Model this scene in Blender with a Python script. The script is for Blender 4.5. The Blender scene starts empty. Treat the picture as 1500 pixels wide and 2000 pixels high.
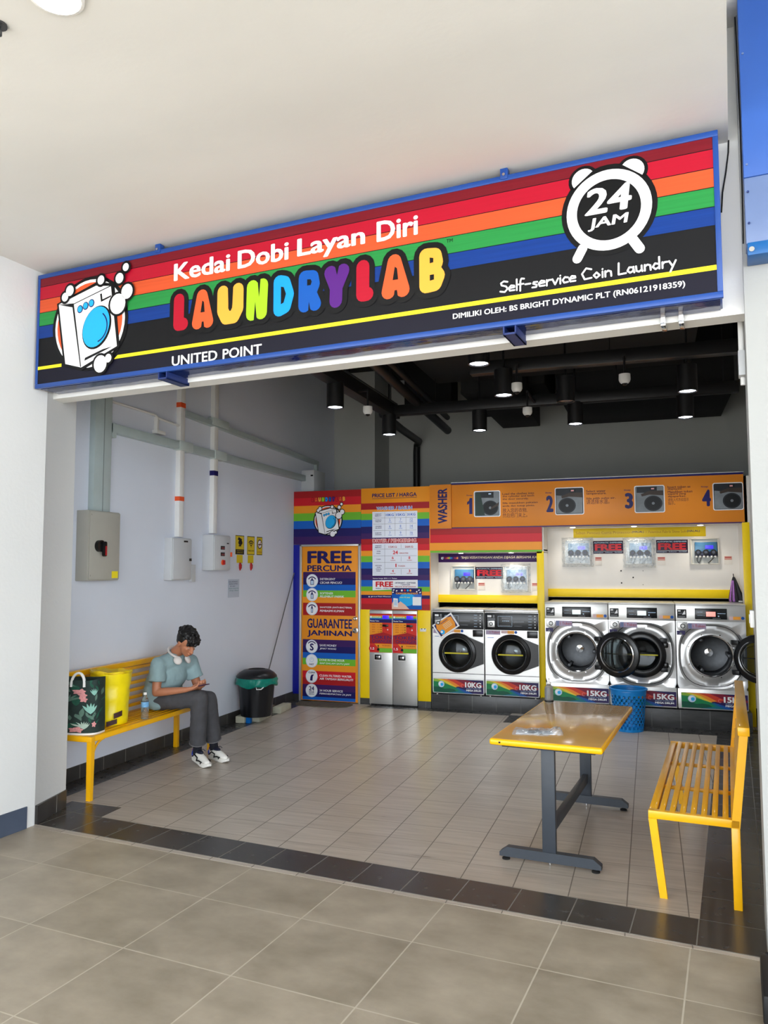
import bpy, bmesh, math, random
from mathutils import Vector, Matrix, Euler
PI = math.pi
R = math.radians
scene = bpy.context.scene
COL = scene.collection

# ------------------------------------------------------------------ camera, sky, sun, exposure
cam_data = bpy.data.cameras.new('camera')
cam = bpy.data.objects.new('camera', cam_data)
COL.objects.link(cam)
cam_data.sensor_fit = 'VERTICAL'
cam_data.sensor_height = 36.0
cam_data.lens = 1510.25 / 2000 * 36.0
cam_data.clip_start = 0.05
cam_data.clip_end = 200
cam.location = (0, 0, 1.75)
cam.rotation_euler = (Euler((R(90 + 4.2211), 0, R(18.9068)), 'XYZ').to_matrix() @ Matrix.Rotation(R(-0.0922), 3, 'Z')).to_euler()
scene.camera = cam

world = bpy.data.worlds.new('daylight')
scene.world = world
world.use_nodes = True
wn = world.node_tree
wn.nodes['Background'].inputs['Color'].default_value = (0.86, 0.93, 1.0, 1)
wn.nodes['Background'].inputs['Strength'].default_value = 1.0
# hazy bright sky: paler and stronger towards the horizon
wtc = wn.nodes.new('ShaderNodeTexCoord')
wsp = wn.nodes.new('ShaderNodeSeparateXYZ')
wmr = wn.nodes.new('ShaderNodeMapRange')
wmr.interpolation_type = 'SMOOTHSTEP'
wmr.inputs['From Min'].default_value = 0.0
wmr.inputs['From Max'].default_value = 0.42
wmr.inputs['To Min'].default_value = 1.85
wmr.inputs['To Max'].default_value = 0.80
wn.links.new(wtc.outputs['Generated'], wsp.inputs[0])
wn.links.new(wsp.outputs['Z'], wmr.inputs['Value'])
wn.links.new(wmr.outputs['Result'], wn.nodes['Background'].inputs['Strength'])

sun_data = bpy.data.lights.new('sun', 'SUN')
sun_data.energy = 4.2
sun_data.angle = R(2)
sun_data.color = (1.0, 0.975, 0.94)
sun = bpy.data.objects.new('sun', sun_data)
COL.objects.link(sun)
sun.location = (0, -10, 20)
sun.rotation_euler = (R(28), 0, R(-25))

vs = scene.view_settings
scene.display_settings.display_device = 'sRGB'
vs.view_transform = 'Standard'
vs.look = 'None'
vs.exposure = 2.15
vs.gamma = 1.0
vs.use_curve_mapping = False
scene.cycles.use_denoising = True
scene.cycles.max_bounces = 10
scene.cycles.diffuse_bounces = 6
scene.cycles.transparent_max_bounces = 12
scene.cycles.caustics_reflective = False
scene.cycles.caustics_refractive = False
scene.cycles.sample_clamp_indirect = 6.0

TH = R(5.318)                                   # the facade is not square to the shop behind it
MF = Matrix.Rotation(-TH, 4, 'Z')               # facade frame -> world
ID = Matrix.Identity(4)
MAT = {}                                        # object name -> world matrix


# ------------------------------------------------------------------ materials
def lin(c):
    c = c / 255.0
    return c / 12.92 if c <= 0.04045 else ((c + 0.055) / 1.055) ** 2.4


def rgb(t):
    return (lin(t[0]), lin(t[1]), lin(t[2]), 1.0)


class NT:
    def __init__(s, name):
        s.m = bpy.data.materials.new(name)
        s.m.use_nodes = True
        s.t = s.m.node_tree
        s.b = s.t.nodes['Principled BSDF']

    def n(s, typ, **kw):
        nd = s.t.nodes.new(typ)
        for k, v in kw.items():
            if k.startswith('i_'):
                key = k[2:]
                key = int(key) if key.isdigit() else key.replace('_', ' ')
                nd.inputs[key].default_value = v
            else:
                setattr(nd, k, v)
        return nd

    def l(s, a, b):
        s.t.links.new(a, b)

    def math(s, op, a, b=None, c=None):
        nd = s.n('ShaderNodeMath', operation=op)
        for i, x in enumerate((a, b, c)):
            if x is None:
                continue
            if hasattr(x, 'links'):
                s.l(x, nd.inputs[i])
            else:
                nd.inputs[i].default_value = x
        return nd.outputs[0]

    def mix(s, fac, a, b):
        nd = s.n('ShaderNodeMix', data_type='RGBA')
        for i, x in ((0, fac), (6, a), (7, b)):
            if hasattr(x, 'links'):
                s.l(x, nd.inputs[i])
            else:
                nd.inputs[i].default_value = x
        return nd.outputs[2]


_pm = {}


def pm(name, c, rough=0.5, metal=0.0, var=0.06, scale=(6, 6, 6), bump=0.0, bscale=None, spec=0.5, trans=0.0,
       emit=None, estr=0.0, alpha=1.0, coat=0.0, ior=1.45, aniso=0.0):
    """principled material whose colour is broken up by procedural noise"""
    if name in _pm:
        return _pm[name]
    k = NT(name)
    b = k.b
    tc = k.n('ShaderNodeTexCoord')
    mp = k.n('ShaderNodeMapping')
    mp.inputs['Scale'].default_value = scale
    k.l(tc.outputs['Object'], mp.inputs['Vector'])
    nz = k.n('ShaderNodeTexNoise')
    nz.inputs['Scale'].default_value = 1.0
    nz.inputs['Detail'].default_value = 4.0
    k.l(mp.outputs['Vector'], nz.inputs['Vector'])
    base = rgb(c)
    d = tuple(max(0, x * (1 - var * 2)) for x in base[:3]) + (1,)
    u = tuple(min(1, x * (1 + var)) for x in base[:3]) + (1,)
    k.l(k.mix(nz.outputs['Fac'], d, u), b.inputs['Base Color'])
    b.inputs['Roughness'].default_value = rough
    b.inputs['Metallic'].default_value = metal
    b.inputs['Specular IOR Level'].default_value = spec
    b.inputs['Transmission Weight'].default_value = trans
    b.inputs['Alpha'].default_value = alpha
    b.inputs['Coat Weight'].default_value = coat
    b.inputs['IOR'].default_value = ior
    if emit:
        b.inputs['Emission Color'].default_value = rgb(emit)
        b.inputs['Emission Strength'].default_value = estr
    if bump:
        n2 = nz
        if bscale:
            mp2 = k.n('ShaderNodeMapping')
            mp2.inputs['Scale'].default_value = bscale
            k.l(tc.outputs['Object'], mp2.inputs['Vector'])
            n2 = k.n('ShaderNodeTexNoise')
            n2.inputs['Scale'].default_value = 1.0
            n2.inputs['Detail'].default_value = 5.0
            k.l(mp2.outputs['Vector'], n2.inputs['Vector'])
        bp = k.n('ShaderNodeBump')
        bp.inputs['Strength'].default_value = bump
        bp.inputs['Distance'].default_value = 0.01
        k.l(n2.outputs['Fac'], bp.inputs['Height'])
        k.l(bp.outputs['Normal'], b.inputs['Normal'])
    _pm[name] = k.m
    return k.m


def tilemat(name, x0, w, y0, h, gw, c1, c2, grout, rough, streak=(3, 30, 3), rvar=0.1, axes=(0, 1), gfac=1.0, gy=1.0):
    k = NT(name)
    tc = k.n('ShaderNodeTexCoord')
    sp = k.n('ShaderNodeSeparateXYZ')
    k.l(tc.outputs['Object'], sp.inputs[0])
    ids, masks = [], []
    for ax, o, s, g in ((axes[0], x0, w, 1.0), (axes[1], y0, h, gy)):
        q = k.math('DIVIDE', k.math('SUBTRACT', sp.outputs[ax], o), s)
        ids.append(k.math('FLOOR', q))
        fr = k.math('FRACT', q)
        dist = k.math('MULTIPLY', k.math('MINIMUM', fr, k.math('SUBTRACT', 1.0, fr)), s)
        masks.append(k.math('MULTIPLY', k.math('LESS_THAN', dist, gw / 2), g))
    mask = k.math('MULTIPLY', k.math('MAXIMUM', masks[0], masks[1]), gfac)
    cb = k.n('ShaderNodeCombineXYZ')
    k.l(ids[0], cb.inputs[0])
    k.l(ids[1], cb.inputs[1])
    wnz = k.n('ShaderNodeTexWhiteNoise', noise_dimensions='3D')
    k.l(cb.outputs[0], wnz.inputs['Vector'])
    mp = k.n('ShaderNodeMapping')
    mp.inputs['Scale'].default_value = streak
    k.l(tc.outputs['Object'], mp.inputs['Vector'])
    nz = k.n('ShaderNodeTexNoise')
    nz.inputs['Scale'].default_value = 1.0
    nz.inputs['Detail'].default_value = 6.0
    nz.inputs['Roughness'].default_value = 0.6
    k.l(mp.outputs[0], nz.inputs['Vector'])
    f = k.math('ADD', k.math('MULTIPLY', nz.outputs['Fac'], 1.6), k.math('MULTIPLY', wnz.outputs['Value'], 0.25))
    f = k.math('SUBTRACT', f, 0.42)
    colr = k.mix(f, rgb(c1), rgb(c2))
    k.l(k.mix(mask, colr, rgb(grout)), k.b.inputs['Base Color'])
    ro = k.math('ADD', k.math('MULTIPLY', nz.outputs['Fac'], rvar), rough - rvar / 2)
    ro = k.math('ADD', ro, k.math('MULTIPLY', mask, 0.4))
    k.l(ro, k.b.inputs['Roughness'])
    bp = k.n('ShaderNodeBump')
    bp.inputs['Strength'].default_value = 0.1
    bp.inputs['Distance'].default_value = 0.002
    k.l(k.math('SUBTRACT', 1.0, mask), bp.inputs['Height'])
    k.l(bp.outputs['Normal'], k.b.inputs['Normal'])
    return k.m


def steel(name, c=(200, 200, 200), rough=0.3, scale=(2, 2, 160)):
    k = NT(name)
    tc = k.n('ShaderNodeTexCoord')
    mp = k.n('ShaderNodeMapping')
    mp.inputs['Scale'].default_value = scale
    k.l(tc.outputs['Object'], mp.inputs['Vector'])
    nz = k.n('ShaderNodeTexNoise')
    nz.inputs['Scale'].default_value = 1.0
    nz.inputs['Detail'].default_value = 3.0
    k.l(mp.outputs[0], nz.inputs['Vector'])
    b = rgb(c)
    k.l(k.mix(nz.outputs['Fac'], tuple(x * .9 for x in b[:3]) + (1,), b), k.b.inputs['Base Color'])
    k.b.inputs['Metallic'].default_value = 0.72
    k.l(k.math('ADD', k.math('MULTIPLY', nz.outputs['Fac'], 0.06), rough - 0.03), k.b.inputs['Roughness'])
    _pm[name] = k.m
    return k.m


# ------------------------------------------------------------------ geometry
class MB:
    """collects shapes and links them as ONE mesh object"""

    def __init__(s, frame=None):
        s.v, s.f, s.mi, s.mats = [], [], [], []
        s.frame = frame or ID

    def _m(s, mat):
        if mat not in s.mats:
            s.mats.append(mat)
        return s.mats.index(mat)

    def add(s, vs_, fs, mat, M=None):
        o = len(s.v)
        k = s._m(mat)
        s.v += [(M @ Vector(p)) if M else Vector(p) for p in vs_]
        for f in fs:
            s.f.append(tuple(i + o for i in f))
            s.mi.append(k)
        return s

    def box(s, x0, y0, z0, x1, y1, z1, mat, bev=0.0, M=None, seg=2):
        if x1 < x0: x0, x1 = x1, x0
        if y1 < y0: y0, y1 = y1, y0
        if z1 < z0: z0, z1 = z1, z0
        bm = bmesh.new()
        bmesh.ops.create_cube(bm, size=1.0)
        for v in bm.verts:
            v.co = Vector(((x0 + x1) / 2 + v.co.x * (x1 - x0), (y0 + y1) / 2 + v.co.y * (y1 - y0), (z0 + z1) / 2 + v.co.z * (z1 - z0)))
        if bev:
            bev = min(bev, 0.45 * min(x1 - x0, y1 - y0, z1 - z0))
            bmesh.ops.bevel(bm, geom=list(bm.edges), offset=bev, segments=seg, profile=0.5, affect='EDGES')
        s.bm(bm, mat, M)
        return s

    def bm(s, bm, mat, M=None):
        bm.verts.index_update()
        s.add([v.co.copy() for v in bm.verts], [[v.index for v in f.verts] for f in bm.faces], mat, M)
        bm.free()

    def cyl(s, p0, p1, r0, mat, r1=None, n=20, caps=True, M=None):
        p0, p1 = Vector(p0), Vector(p1)
        r1 = r0 if r1 is None else r1
        d = (p1 - p0).normalized()
        a = d.orthogonal().normalized()
        b = d.cross(a)
        vs_ = []
        for p, r in ((p0, r0), (p1, r1)):
            for i in range(n):
                t = 2 * PI * i / n
                vs_.append(p + a * (math.cos(t) * r) + b * (math.sin(t) * r))
        fs = [(i, (i + 1) % n, n + (i + 1) % n, n + i) for i in range(n)]
        if caps:
            fs += [tuple(range(n))[::-1], tuple(range(n, 2 * n))]
        return s.add(vs_, fs, mat, M)

    def lathe(s, prof, mat, M=None, n=32, close=False, caps=True):
        """prof: (radius, height) pairs turned about local Z"""
        vs_, fs = [], []
        for r, z in prof:
            for i in range(n):
                t = 2 * PI * i / n
                vs_.append((math.cos(t) * r, math.sin(t) * r, z))
        m = len(prof)
        for j in range(m - 1 if not close else m):
            j2 = (j + 1) % m
            for i in range(n):
                fs.append((j * n + i, j * n + (i + 1) % n, j2 * n + (i + 1) % n, j2 * n + i))
        if caps and not close:
            if prof[0][0] > 1e-5: fs.append(tuple(range(n))[::-1])
            if prof[-1][0] > 1e-5: fs.append(tuple(range((m - 1) * n, m * n)))
        return s.add(vs_, fs, mat, M)

    def tube(s, pts, r, mat, n=8, closed=False, M=None, sq=None):
        pts = [Vector(p) for p in pts]
        m = len(pts)
        rs = r if isinstance(r, (list, tuple)) else [r] * m
        vs_, fs = [], []
        up = None
        for i, p in enumerate(pts):
            if closed:
                d = (pts[(i + 1) % m] - pts[i - 1]).normalized()
            else:
                d = (pts[min(i + 1, m - 1)] - pts[max(i - 1, 0)]).normalized()
            if up is None:
                up = d.orthogonal().normalized()
            a = (up - d * up.dot(d))
            a = a.normalized() if a.length > 1e-6 else d.orthogonal().normalized()
            up = a
            b = d.cross(a)
            for k in range(n):
                t = 2 * PI * k / n
                vs_.append(p + a * (math.cos(t) * rs[i]) + b * (math.sin(t) * rs[i]))
        for i in range(m if closed else m - 1):
            j = (i + 1) % m
            for k in range(n):
                fs.append((i * n + k, i * n + (k + 1) % n, j * n + (k + 1) % n, j * n + k))
        if not closed:
            fs += [tuple(range(n))[::-1], tuple(range((m - 1) * n, m * n))]
        return s.add(vs_, fs, mat, M)

    def ell(s, c, rx, ry, rz, mat, Rm=None, n=16, m=10):
        bm = bmesh.new()
        bmesh.ops.create_uvsphere(bm, u_segments=n, v_segments=m, radius=1.0)
        T = Matrix.Translation(Vector(c)) @ (Rm.to_4x4() if Rm else ID) @ Matrix.Diagonal((rx, ry, rz, 1))
        s.bm(bm, mat, T)
        return s

    def chain(s, pts, mat, n=12):
        """capsule chain: [(point, radius), ...]"""
        for i, (p, r) in enumerate(pts):
            s.ell(p, r, r, r, mat, n=n, m=8)
            if i:
                s.cyl(pts[i - 1][0], p, pts[i - 1][1], mat, r1=r, n=n)
        return s

    def prism(s, pts, z0, z1, mat, M=None):
        n = len(pts)
        vs_ = [(x, y, z0) for x, y in pts] + [(x, y, z1) for x, y in pts]
        fs = [tuple(range(n))[::-1], tuple(range(n, 2 * n))] + [(i, (i + 1) % n, n + (i + 1) % n, n + i) for i in range(n)]
        return s.add(vs_, fs, mat, M)

    def build(s, name, parent=None, local=False, origin=False, smooth=35, recalc=True):
        me = bpy.data.meshes.new(name)
        if parent is not None:
            inv = ID if local else MAT[parent.name].inverted()
            T = inv @ s.frame if not local else ID
        else:
            T = s.frame
        vs_ = [T @ v for v in s.v]
        loc = Vector((0, 0, 0))
        if parent is None and not origin:
            lo = Vector([min(v[i] for v in vs_) for i in range(3)])
            hi = Vector([max(v[i] for v in vs_) for i in range(3)])
            loc = Vector(((lo.x + hi.x) / 2, (lo.y + hi.y) / 2, lo.z))
            vs_ = [v - loc for v in vs_]
        rot = None
        if parent is None and origin == 'frame':
            vs_ = list(s.v)
            rot = s.frame
        me.from_pydata([tuple(v) for v in vs_], [], s.f)
        for m in s.mats:
            me.materials.append(m)
        me.polygons.foreach_set('material_index', s.mi)
        me.update()
        if recalc:
            bm = bmesh.new()
            bm.from_mesh(me)
            bmesh.ops.recalc_face_normals(bm, faces=bm.faces)
            bm.to_mesh(me)
            bm.free()
        if smooth:
            me.polygons.foreach_set('use_smooth', [True] * len(me.polygons))
            me.set_sharp_from_angle(angle=R(smooth))
        o = bpy.data.objects.new(name, me)
        COL.objects.link(o)
        if parent is not None:
            o.parent = parent
            MAT[o.name] = MAT[parent.name]
        else:
            if rot is not None:
                o.matrix_world = rot
                MAT[o.name] = rot.copy()
            else:
                o.location = loc
                MAT[o.name] = Matrix.Translation(loc)
        return o


def tag(o, label, cat, group=None):
    o['label'] = label
    o['category'] = cat
    if group:
        o['group'] = group
    return o


def thing(name, label, cat, loc=(0, 0, 0), rotz=0.0, group=None, frame=None):
    o = bpy.data.objects.new(name, None)
    o.empty_display_size = 0.1
    COL.objects.link(o)
    M = (frame or ID) @ Matrix.Translation(Vector(loc)) @ Matrix.Rotation(rotz, 4, 'Z')
    o.matrix_world = M
    o.location, o.rotation_euler = M.to_translation(), M.to_euler()
    MAT[o.name] = M
    return tag(o, label, cat, group)


def struct(o):
    o['kind'] = 'structure'
    return o


def copy_tree(o, parent=None):
    c = o.copy()
    COL.objects.link(c)
    if parent:
        c.parent = parent
    for ch in list(o.children):
        copy_tree(ch, c)
    return c


def dup(root, loc, rotz, label, group=None):
    c = copy_tree(root)
    c.location = loc
    c.rotation_euler = (0, 0, rotz)
    MAT[c.name] = Matrix.Translation(Vector(loc)) @ Matrix.Rotation(rotz, 4, 'Z')
    c['label'] = label
    if group:
        c['group'] = group
    return c


def remesh(mb, voxel, smooth=3):
    """fuse the overlapping shapes of mb into one continuous skin (keeps mb's single material)"""
    me = bpy.data.meshes.new('tmp')
    me.from_pydata([tuple(v) for v in mb.v], [], mb.f)
    o = bpy.data.objects.new('tmp', me)
    COL.objects.link(o)
    m = o.modifiers.new('r', 'REMESH')
    m.mode = 'VOXEL'
    m.voxel_size = voxel
    if smooth:
        m2 = o.modifiers.new('s', 'SMOOTH')
        m2.factor = 0.5
        m2.iterations = smooth
    dg = bpy.context.evaluated_depsgraph_get()
    e = o.evaluated_get(dg)
    r = bpy.data.meshes.new_from_object(e)
    out = MB(mb.frame)
    out.add([v.co.copy() for v in r.vertices], [tuple(p.vertices) for p in r.polygons], mb.mats[0])
    bpy.data.objects.remove(o)
    bpy.data.meshes.remove(me)
    bpy.data.meshes.remove(r)
    return out


# ------------------------------------------------------------------ print on panels
_tc = {}
_tscene = None


def textgeo(s, bold, shear, res=3):
    key = (s, bold, shear)
    if key in _tc:
        return _tc[key]
    cu = bpy.data.curves.new('t', 'FONT')
    cu.body = s
    cu.size = 1.0
    cu.offset = bold
    cu.shear = shear
    cu.resolution_u = res
    cu.fill_mode = 'FRONT'
    o = bpy.data.objects.new('t', cu)
    COL.objects.link(o)
    me = bpy.data.meshes.new_from_object(o.evaluated_get(bpy.context.evaluated_depsgraph_get()))
    vs_ = [(v.co.x, v.co.y) for v in me.vertices]
    fs = [tuple(p.vertices) for p in me.polygons]
    bpy.data.objects.remove(o)
    bpy.data.curves.remove(cu)
    bpy.data.meshes.remove(me)
    if not vs_:
        vs_ = [(0, 0), (1, 0), (1, 1)]
        fs = []
    x0, x1 = min(v[0] for v in vs_), max(v[0] for v in vs_)
    y0, y1 = min(v[1] for v in vs_), max(v[1] for v in vs_)
    _tc[key] = ([((v[0] - x0) / (x1 - x0), (v[1] - y0) / (y1 - y0)) for v in vs_], fs, x1 - x0, y1 - y0)
    return _tc[key]


class G:
    """flat print on a panel: origin O, right U, up V, outward N"""

    def __init__(s, mb, O, U, V, N, eps=0.0012):
        s.mb, s.O, s.U, s.V, s.N, s.e = mb, Vector(O), Vector(U), Vector(V), Vector(N), eps
        s.sc, s.ox, s.oy = 1.0, 0.0, 0.0
        s.k = 0

    def at(s, u, v, l):
        u = s.ox + u * s.sc
        v = s.oy + v * s.sc
        return s.O + s.U * u + s.V * v + s.N * (l * s.e)

    def p(s, pts, mat, l=1):
        s.mb.add([s.at(u, v, l) for u, v in pts], [tuple(range(len(pts)))], mat)

    def r(s, u0, v0, u1, v1, mat, l=1):
        s.p([(u0, v0), (u1, v0), (u1, v1), (u0, v1)], mat, l)

    def e_(s, cx, cy, rx, ry, mat, l=1, n=28, rot=0.0):
        c, q = math.cos(rot), math.sin(rot)
        pts = []
        for i in range(n):
            a, b = rx * math.cos(2 * PI * i / n), ry * math.sin(2 * PI * i / n)
            pts.append((cx + a * c - b * q, cy + a * q + b * c))
        s.p(pts, mat, l)

    def ring(s, cx, cy, ro, ri, mat, l=1, n=40, a0=0, a1=2 * PI):
        pts = []
        full = abs(a1 - a0 - 2 * PI) < 1e-6
        m = n if full else n + 1
        for i in range(m):
            t = a0 + (a1 - a0) * i / n
            pts.append(s.at(cx + ro * math.cos(t), cy + ro * math.sin(t), l))
            pts.append(s.at(cx + ri * math.cos(t), cy + ri * math.sin(t), l))
        k = n if full else n
        fs = [(2 * i, (2 * i + 2) % len(pts), (2 * i + 3) % len(pts), 2 * i + 1) for i in range(k)]
        s.mb.add(pts, fs, mat)

    def st(s, pts, w, mat, l=1, n=14):
        """round-ended brush stroke"""
        for i, (x, y) in enumerate(pts):
            s.k = (s.k + 1) % 40
            l0 = l + s.k * .015                 # overlapping pieces must not share one plane
            s.e_(x, y, w, w, mat, l0, n)
            if i:
                l0 += .0075
                a, b = pts[i - 1]
                d = math.hypot(x - a, y - b)
                if d < 1e-6: continue
                nx, ny = -(y - b) / d * w, (x - a) / d * w
                s.p([(a + nx, b + ny), (a - nx, b - ny), (x - nx, y - ny), (x + nx, y + ny)], mat, l0)

    def t(s, text, u0, v0, u1, v1, mat, l=2, bold=0.0, shear=0.0, rot=0):
        vs_, fs, w_, h_ = textgeo(text, 0.0, shear)
        dx, dy = min(bold * .8 / w_, .2), bold * .55 / h_
        shifts = [(0, 0)] if bold < .012 else [(0, 0), (-1, 0), (1, 0), (0, 1), (0, -1)] if bold < .03 else [(0, 0), (-1, 0), (1, 0), (0, 1), (0, -1), (-.7, -.7), (.7, .7), (-.7, .7), (.7, -.7)]
        for k, (a, b) in enumerate(shifts):      # heavier weight: the same letters overlaid a hair apart
            pts = []
            for x, y in vs_:
                x = dx + x * (1 - 2 * dx) + a * dx
                y = dy + y * (1 - 2 * dy) + b * dy
                if rot == 90:
                    x, y = 1 - y, x
                pts.append(s.at(u0 + x * (u1 - u0), v0 + y * (v1 - v0), l + k * .03))
            s.mb.add(pts, fs, mat)


def gXZ(mb, y):      # print on a wall that faces the camera (-Y); u = world X, v = world Z
    return G(mb, (0, y, 0), (1, 0, 0), (0, 0, 1), (0, -1, 0))


def gYZ(mb, x):      # print on the left wall (faces +X); u = world Y, v = world Z
    return G(mb, (x, 0, 0), (0, 1, 0), (0, 0, 1), (1, 0, 0))


# ------------------------------------------------------------------ shared materials
white_wall = pm('white_wall_paint', (214, 215, 214), 0.7, var=0.05, scale=(1.2, 1.2, 1.2), bump=0.12, bscale=(40, 40, 40))
grey_wall = pm('grey_wall_paint', (186, 189, 186), 0.75, var=0.05, scale=(.8, .8, .8), bump=0.08, bscale=(40, 40, 40))
left_wall = pm('left_wall_paint', (222, 228, 240), 0.7, var=0.05, scale=(.9, .9, .9), bump=0.08, bscale=(40, 40, 40))
ceil_paint = pm('ceiling_paint', (222, 221, 217), 0.8, var=0.07, scale=(.7, 1.6, .7), bump=0.08, bscale=(30, 30, 30))
black_paint = pm('black_ceiling_paint', (17, 17, 18), 0.8, var=0.2)
black_gloss = pm('black_plastic', (14, 14, 15), 0.25, var=0.1)
black_matt = pm('black_matt', (16, 16, 17), 0.6, var=0.1)
black_metal = pm('black_metal', (20, 20, 22), 0.4, var=0.1)
dark_metal = pm('dark_slate_metal', (52, 58, 66), 0.42, var=0.08, scale=(20, 20, 20))
yellow_paint = pm('yellow_metal_paint', (245, 180, 12), 0.32, var=0.06, scale=(8, 8, 8), coat=0.2)
yellow_panel = pm('yellow_panel', (255, 216, 4), 0.4, var=0.03)
white_panel = pm('white_panel', (232, 228, 222), 0.45, var=0.03)
steel_a = steel('brushed_steel', (212, 211, 208), 0.36)
steel_v = steel('brushed_steel_smooth', (216, 216, 215), 0.3, (60, 2, 2))
chrome = pm('chrome', (215, 215, 215), 0.12, 1.0, var=0.03)
grey_box = pm('grey_enclosure_paint', (176, 174, 164), 0.45, var=0.04)
lite_box = pm('light_grey_enclosure', (200, 203, 206), 0.45, var=0.04)
trunk_m = pm('pale_grey_trunking', (178, 192, 192), 0.4, var=0.06, scale=(8, 8, 8))
white_plastic = pm('white_plastic', (232, 232, 230), 0.4, var=0.03)
rubber = pm('black_rubber', (15, 15, 15), 0.8, var=0.1)
glass_dark = pm('dark_door_glass', (150, 158, 160), 0.03, trans=1.0, var=0.02, ior=1.3)
clear_plastic = pm('clear_plastic', (240, 245, 250), 0.12, trans=1.0, var=0.02, ior=1.12, bump=0.6, bscale=(18, 18, 18))
shadow_gap = pm('recess_shade_black', (12, 12, 13), 0.9, var=0.1)


def ink(n, c, rough=0.38, var=0.02, scale=(5, 5, 5)):
    return pm('ink_' + n, c, rough, var=var, scale=scale, spec=.28)


STK = (2.0, 2.0, 90.0)
S_DRED = ink('dark_red_streak', (116, 18, 32), var=0.14, scale=STK)
S_RED = ink('red_streak', (176, 14, 42), var=0.06, scale=STK)
S_ORA = ink('orange_streak', (212, 84, 44), var=0.12, scale=STK)
S_GRN = ink('green_streak', (38, 136, 64), var=0.14, scale=STK)
S_BLU = ink('blue_streak', (8, 54, 132), var=0.16, scale=STK)
S_BLK = pm('ink_night_black', (12, 12, 15), .5, var=.02, spec=.25)
S_NVY = pm('ink_night_navy', (17, 16, 32), .5, var=.02, spec=.25)
I_YEL = ink('yellow', (246, 226, 40))
I_WHT = ink('white', (240, 240, 242))
I_BLK = ink('black', (9, 9, 11))
I_RED = ink('red', (206, 30, 42))
I_DRED = ink('dark_red', (168, 30, 34))
I_ORA = ink('orange', (240, 152, 38))
I_OR2 = ink('deep_orange', (232, 90, 46))
I_GRN = ink('green', (112, 184, 50))
I_BLU = ink('blue', (22, 96, 190))
I_SKY = ink('sky_blue', (36, 172, 236))
I_NVY = ink('navy', (30, 24, 92))
I_PUR = ink('purple', (60, 30, 92))
I_LIM = ink('lime', (160, 208, 36))
I_AZU = ink('azure', (20, 150, 246))
I_COB = ink('cobalt', (14, 84, 172))
I_VIO = ink('violet', (84, 30, 122))
I_AMB = ink('amber', (246, 168, 62))
I_CRM = ink('cream', (236, 222, 190))
I_GRY = ink('grey', (120, 122, 126))
I_LBL = ink('pale_blue', (190, 214, 236))
I_TBL = ink('table_white', (226, 230, 240))
SIGN_FRAME = pm('blue_sign_frame', (28, 70, 146), 0.35, var=0.05)


def emblem(g, cx, cy, s, l=2):
    """washing machine in a disc with soap bubbles; cx, cy, s in panel units"""
    g.sc, g.ox, g.oy = s, cx - .49 * s, cy - .40 * s
    g.e_(.49, .40, .338, .326, I_BLK, l)
    g.e_(.49, .40, .311, .304, I_WHT, l + 1, 40)
    g.e_(.49, .40, .29, .283, I_OR2, l + 2, 40)
    bub = [(.314, .651, .036), (.271, .612, .03), (.593, .682, .03), (.807, .736, .026), (.755, .669, .034), (.822, .569, .048), (.745, .496, .066), (.605, .107, .056), (.674, .138, .028)]
    for x, y, r in bub:
        g.e_(x, y, r + .016, r + .018, I_BLK, l + 7.4, 18)
    g.p([(.19, .578), (.54, .675), (.705, .645), (.765, .205), (.435, .082), (.27, .128)], I_BLK, l + 3)
    g.p([(.209, .567), (.352, .552), (.431, .103), (.286, .143)], I_WHT, l + 4)
    g.p([(.352, .552), (.677, .628), (.742, .213), (.431, .103)], I_WHT, l + 4)
    g.p([(.209, .571), (.352, .558), (.665, .632), (.545, .652)], I_WHT, l + 4)
    g.p([(.225, .562), (.350, .553), (.432, .106), (.424, .107), (.338, .532)], I_BLK, l + 5)
    g.e_(.562, .362, .122, .152, I_BLK, l + 5, 32, -.45)
    g.e_(.557, .366, .112, .142, I_SKY, l + 6, 32, -.45)
    g.ring(.548, .366, .112, .103, I_NVY, l + 7, 20, -1.3, 0.9)
    for x, y in ((.408, .509), (.458, .525), (.51, .536)):
        g.e_(x, y, .026, .028, I_NVY, l + 5, 14)
        g.e_(x, y, .02, .022, I_SKY, l + 6, 14)
    g.p([(.585, .588), (.60, .59), (.607, .548), (.685, .566), (.683, .556), (.595, .532)], I_BLK, l + 5)
    g.p([(.465, .165), (.46, .145), (.705, .215), (.62, .206)], I_BLK, l + 5)
    for x, y, r in bub:
        g.e_(x, y, r, r * 1.05, I_WHT, l + 8, 18)
    g.sc, g.ox, g.oy = 1, 0, 0


BUBBLE = {
    'L': [[(.12, .95), (.1, .1), (.62, .1)]],
    'A': [[(.06, .05), (.42, .95), (.9, .05)], [(.25, .35), (.75, .35)]],
    'U': [[(.06, .95), (.06, .32), (.26, .06), (.70, .06), (.92, .32), (.92, .95)]],
    'N': [[(.08, .05), (.12, .95), (.82, .05), (.9, .95)]],
    'D': [[(.1, .05), (.1, .95), (.55, .9), (.88, .5), (.6, .12), (.1, .05)]],
    'R': [[(.1, .05), (.12, .95), (.7, .92), (.8, .68), (.6, .48), (.18, .45)], [(.5, .45), (.9, .05)]],
    'Y': [[(.06, .95), (.45, .45), (.9, .95)], [(.45, .5), (.42, .04)]],
    'B': [[(.12, .05), (.12, .95), (.65, .92), (.74, .7), (.55, .52), (.15, .52)], [(.55, .52), (.85, .3), (.65, .07), (.12, .05)]],
}


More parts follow.
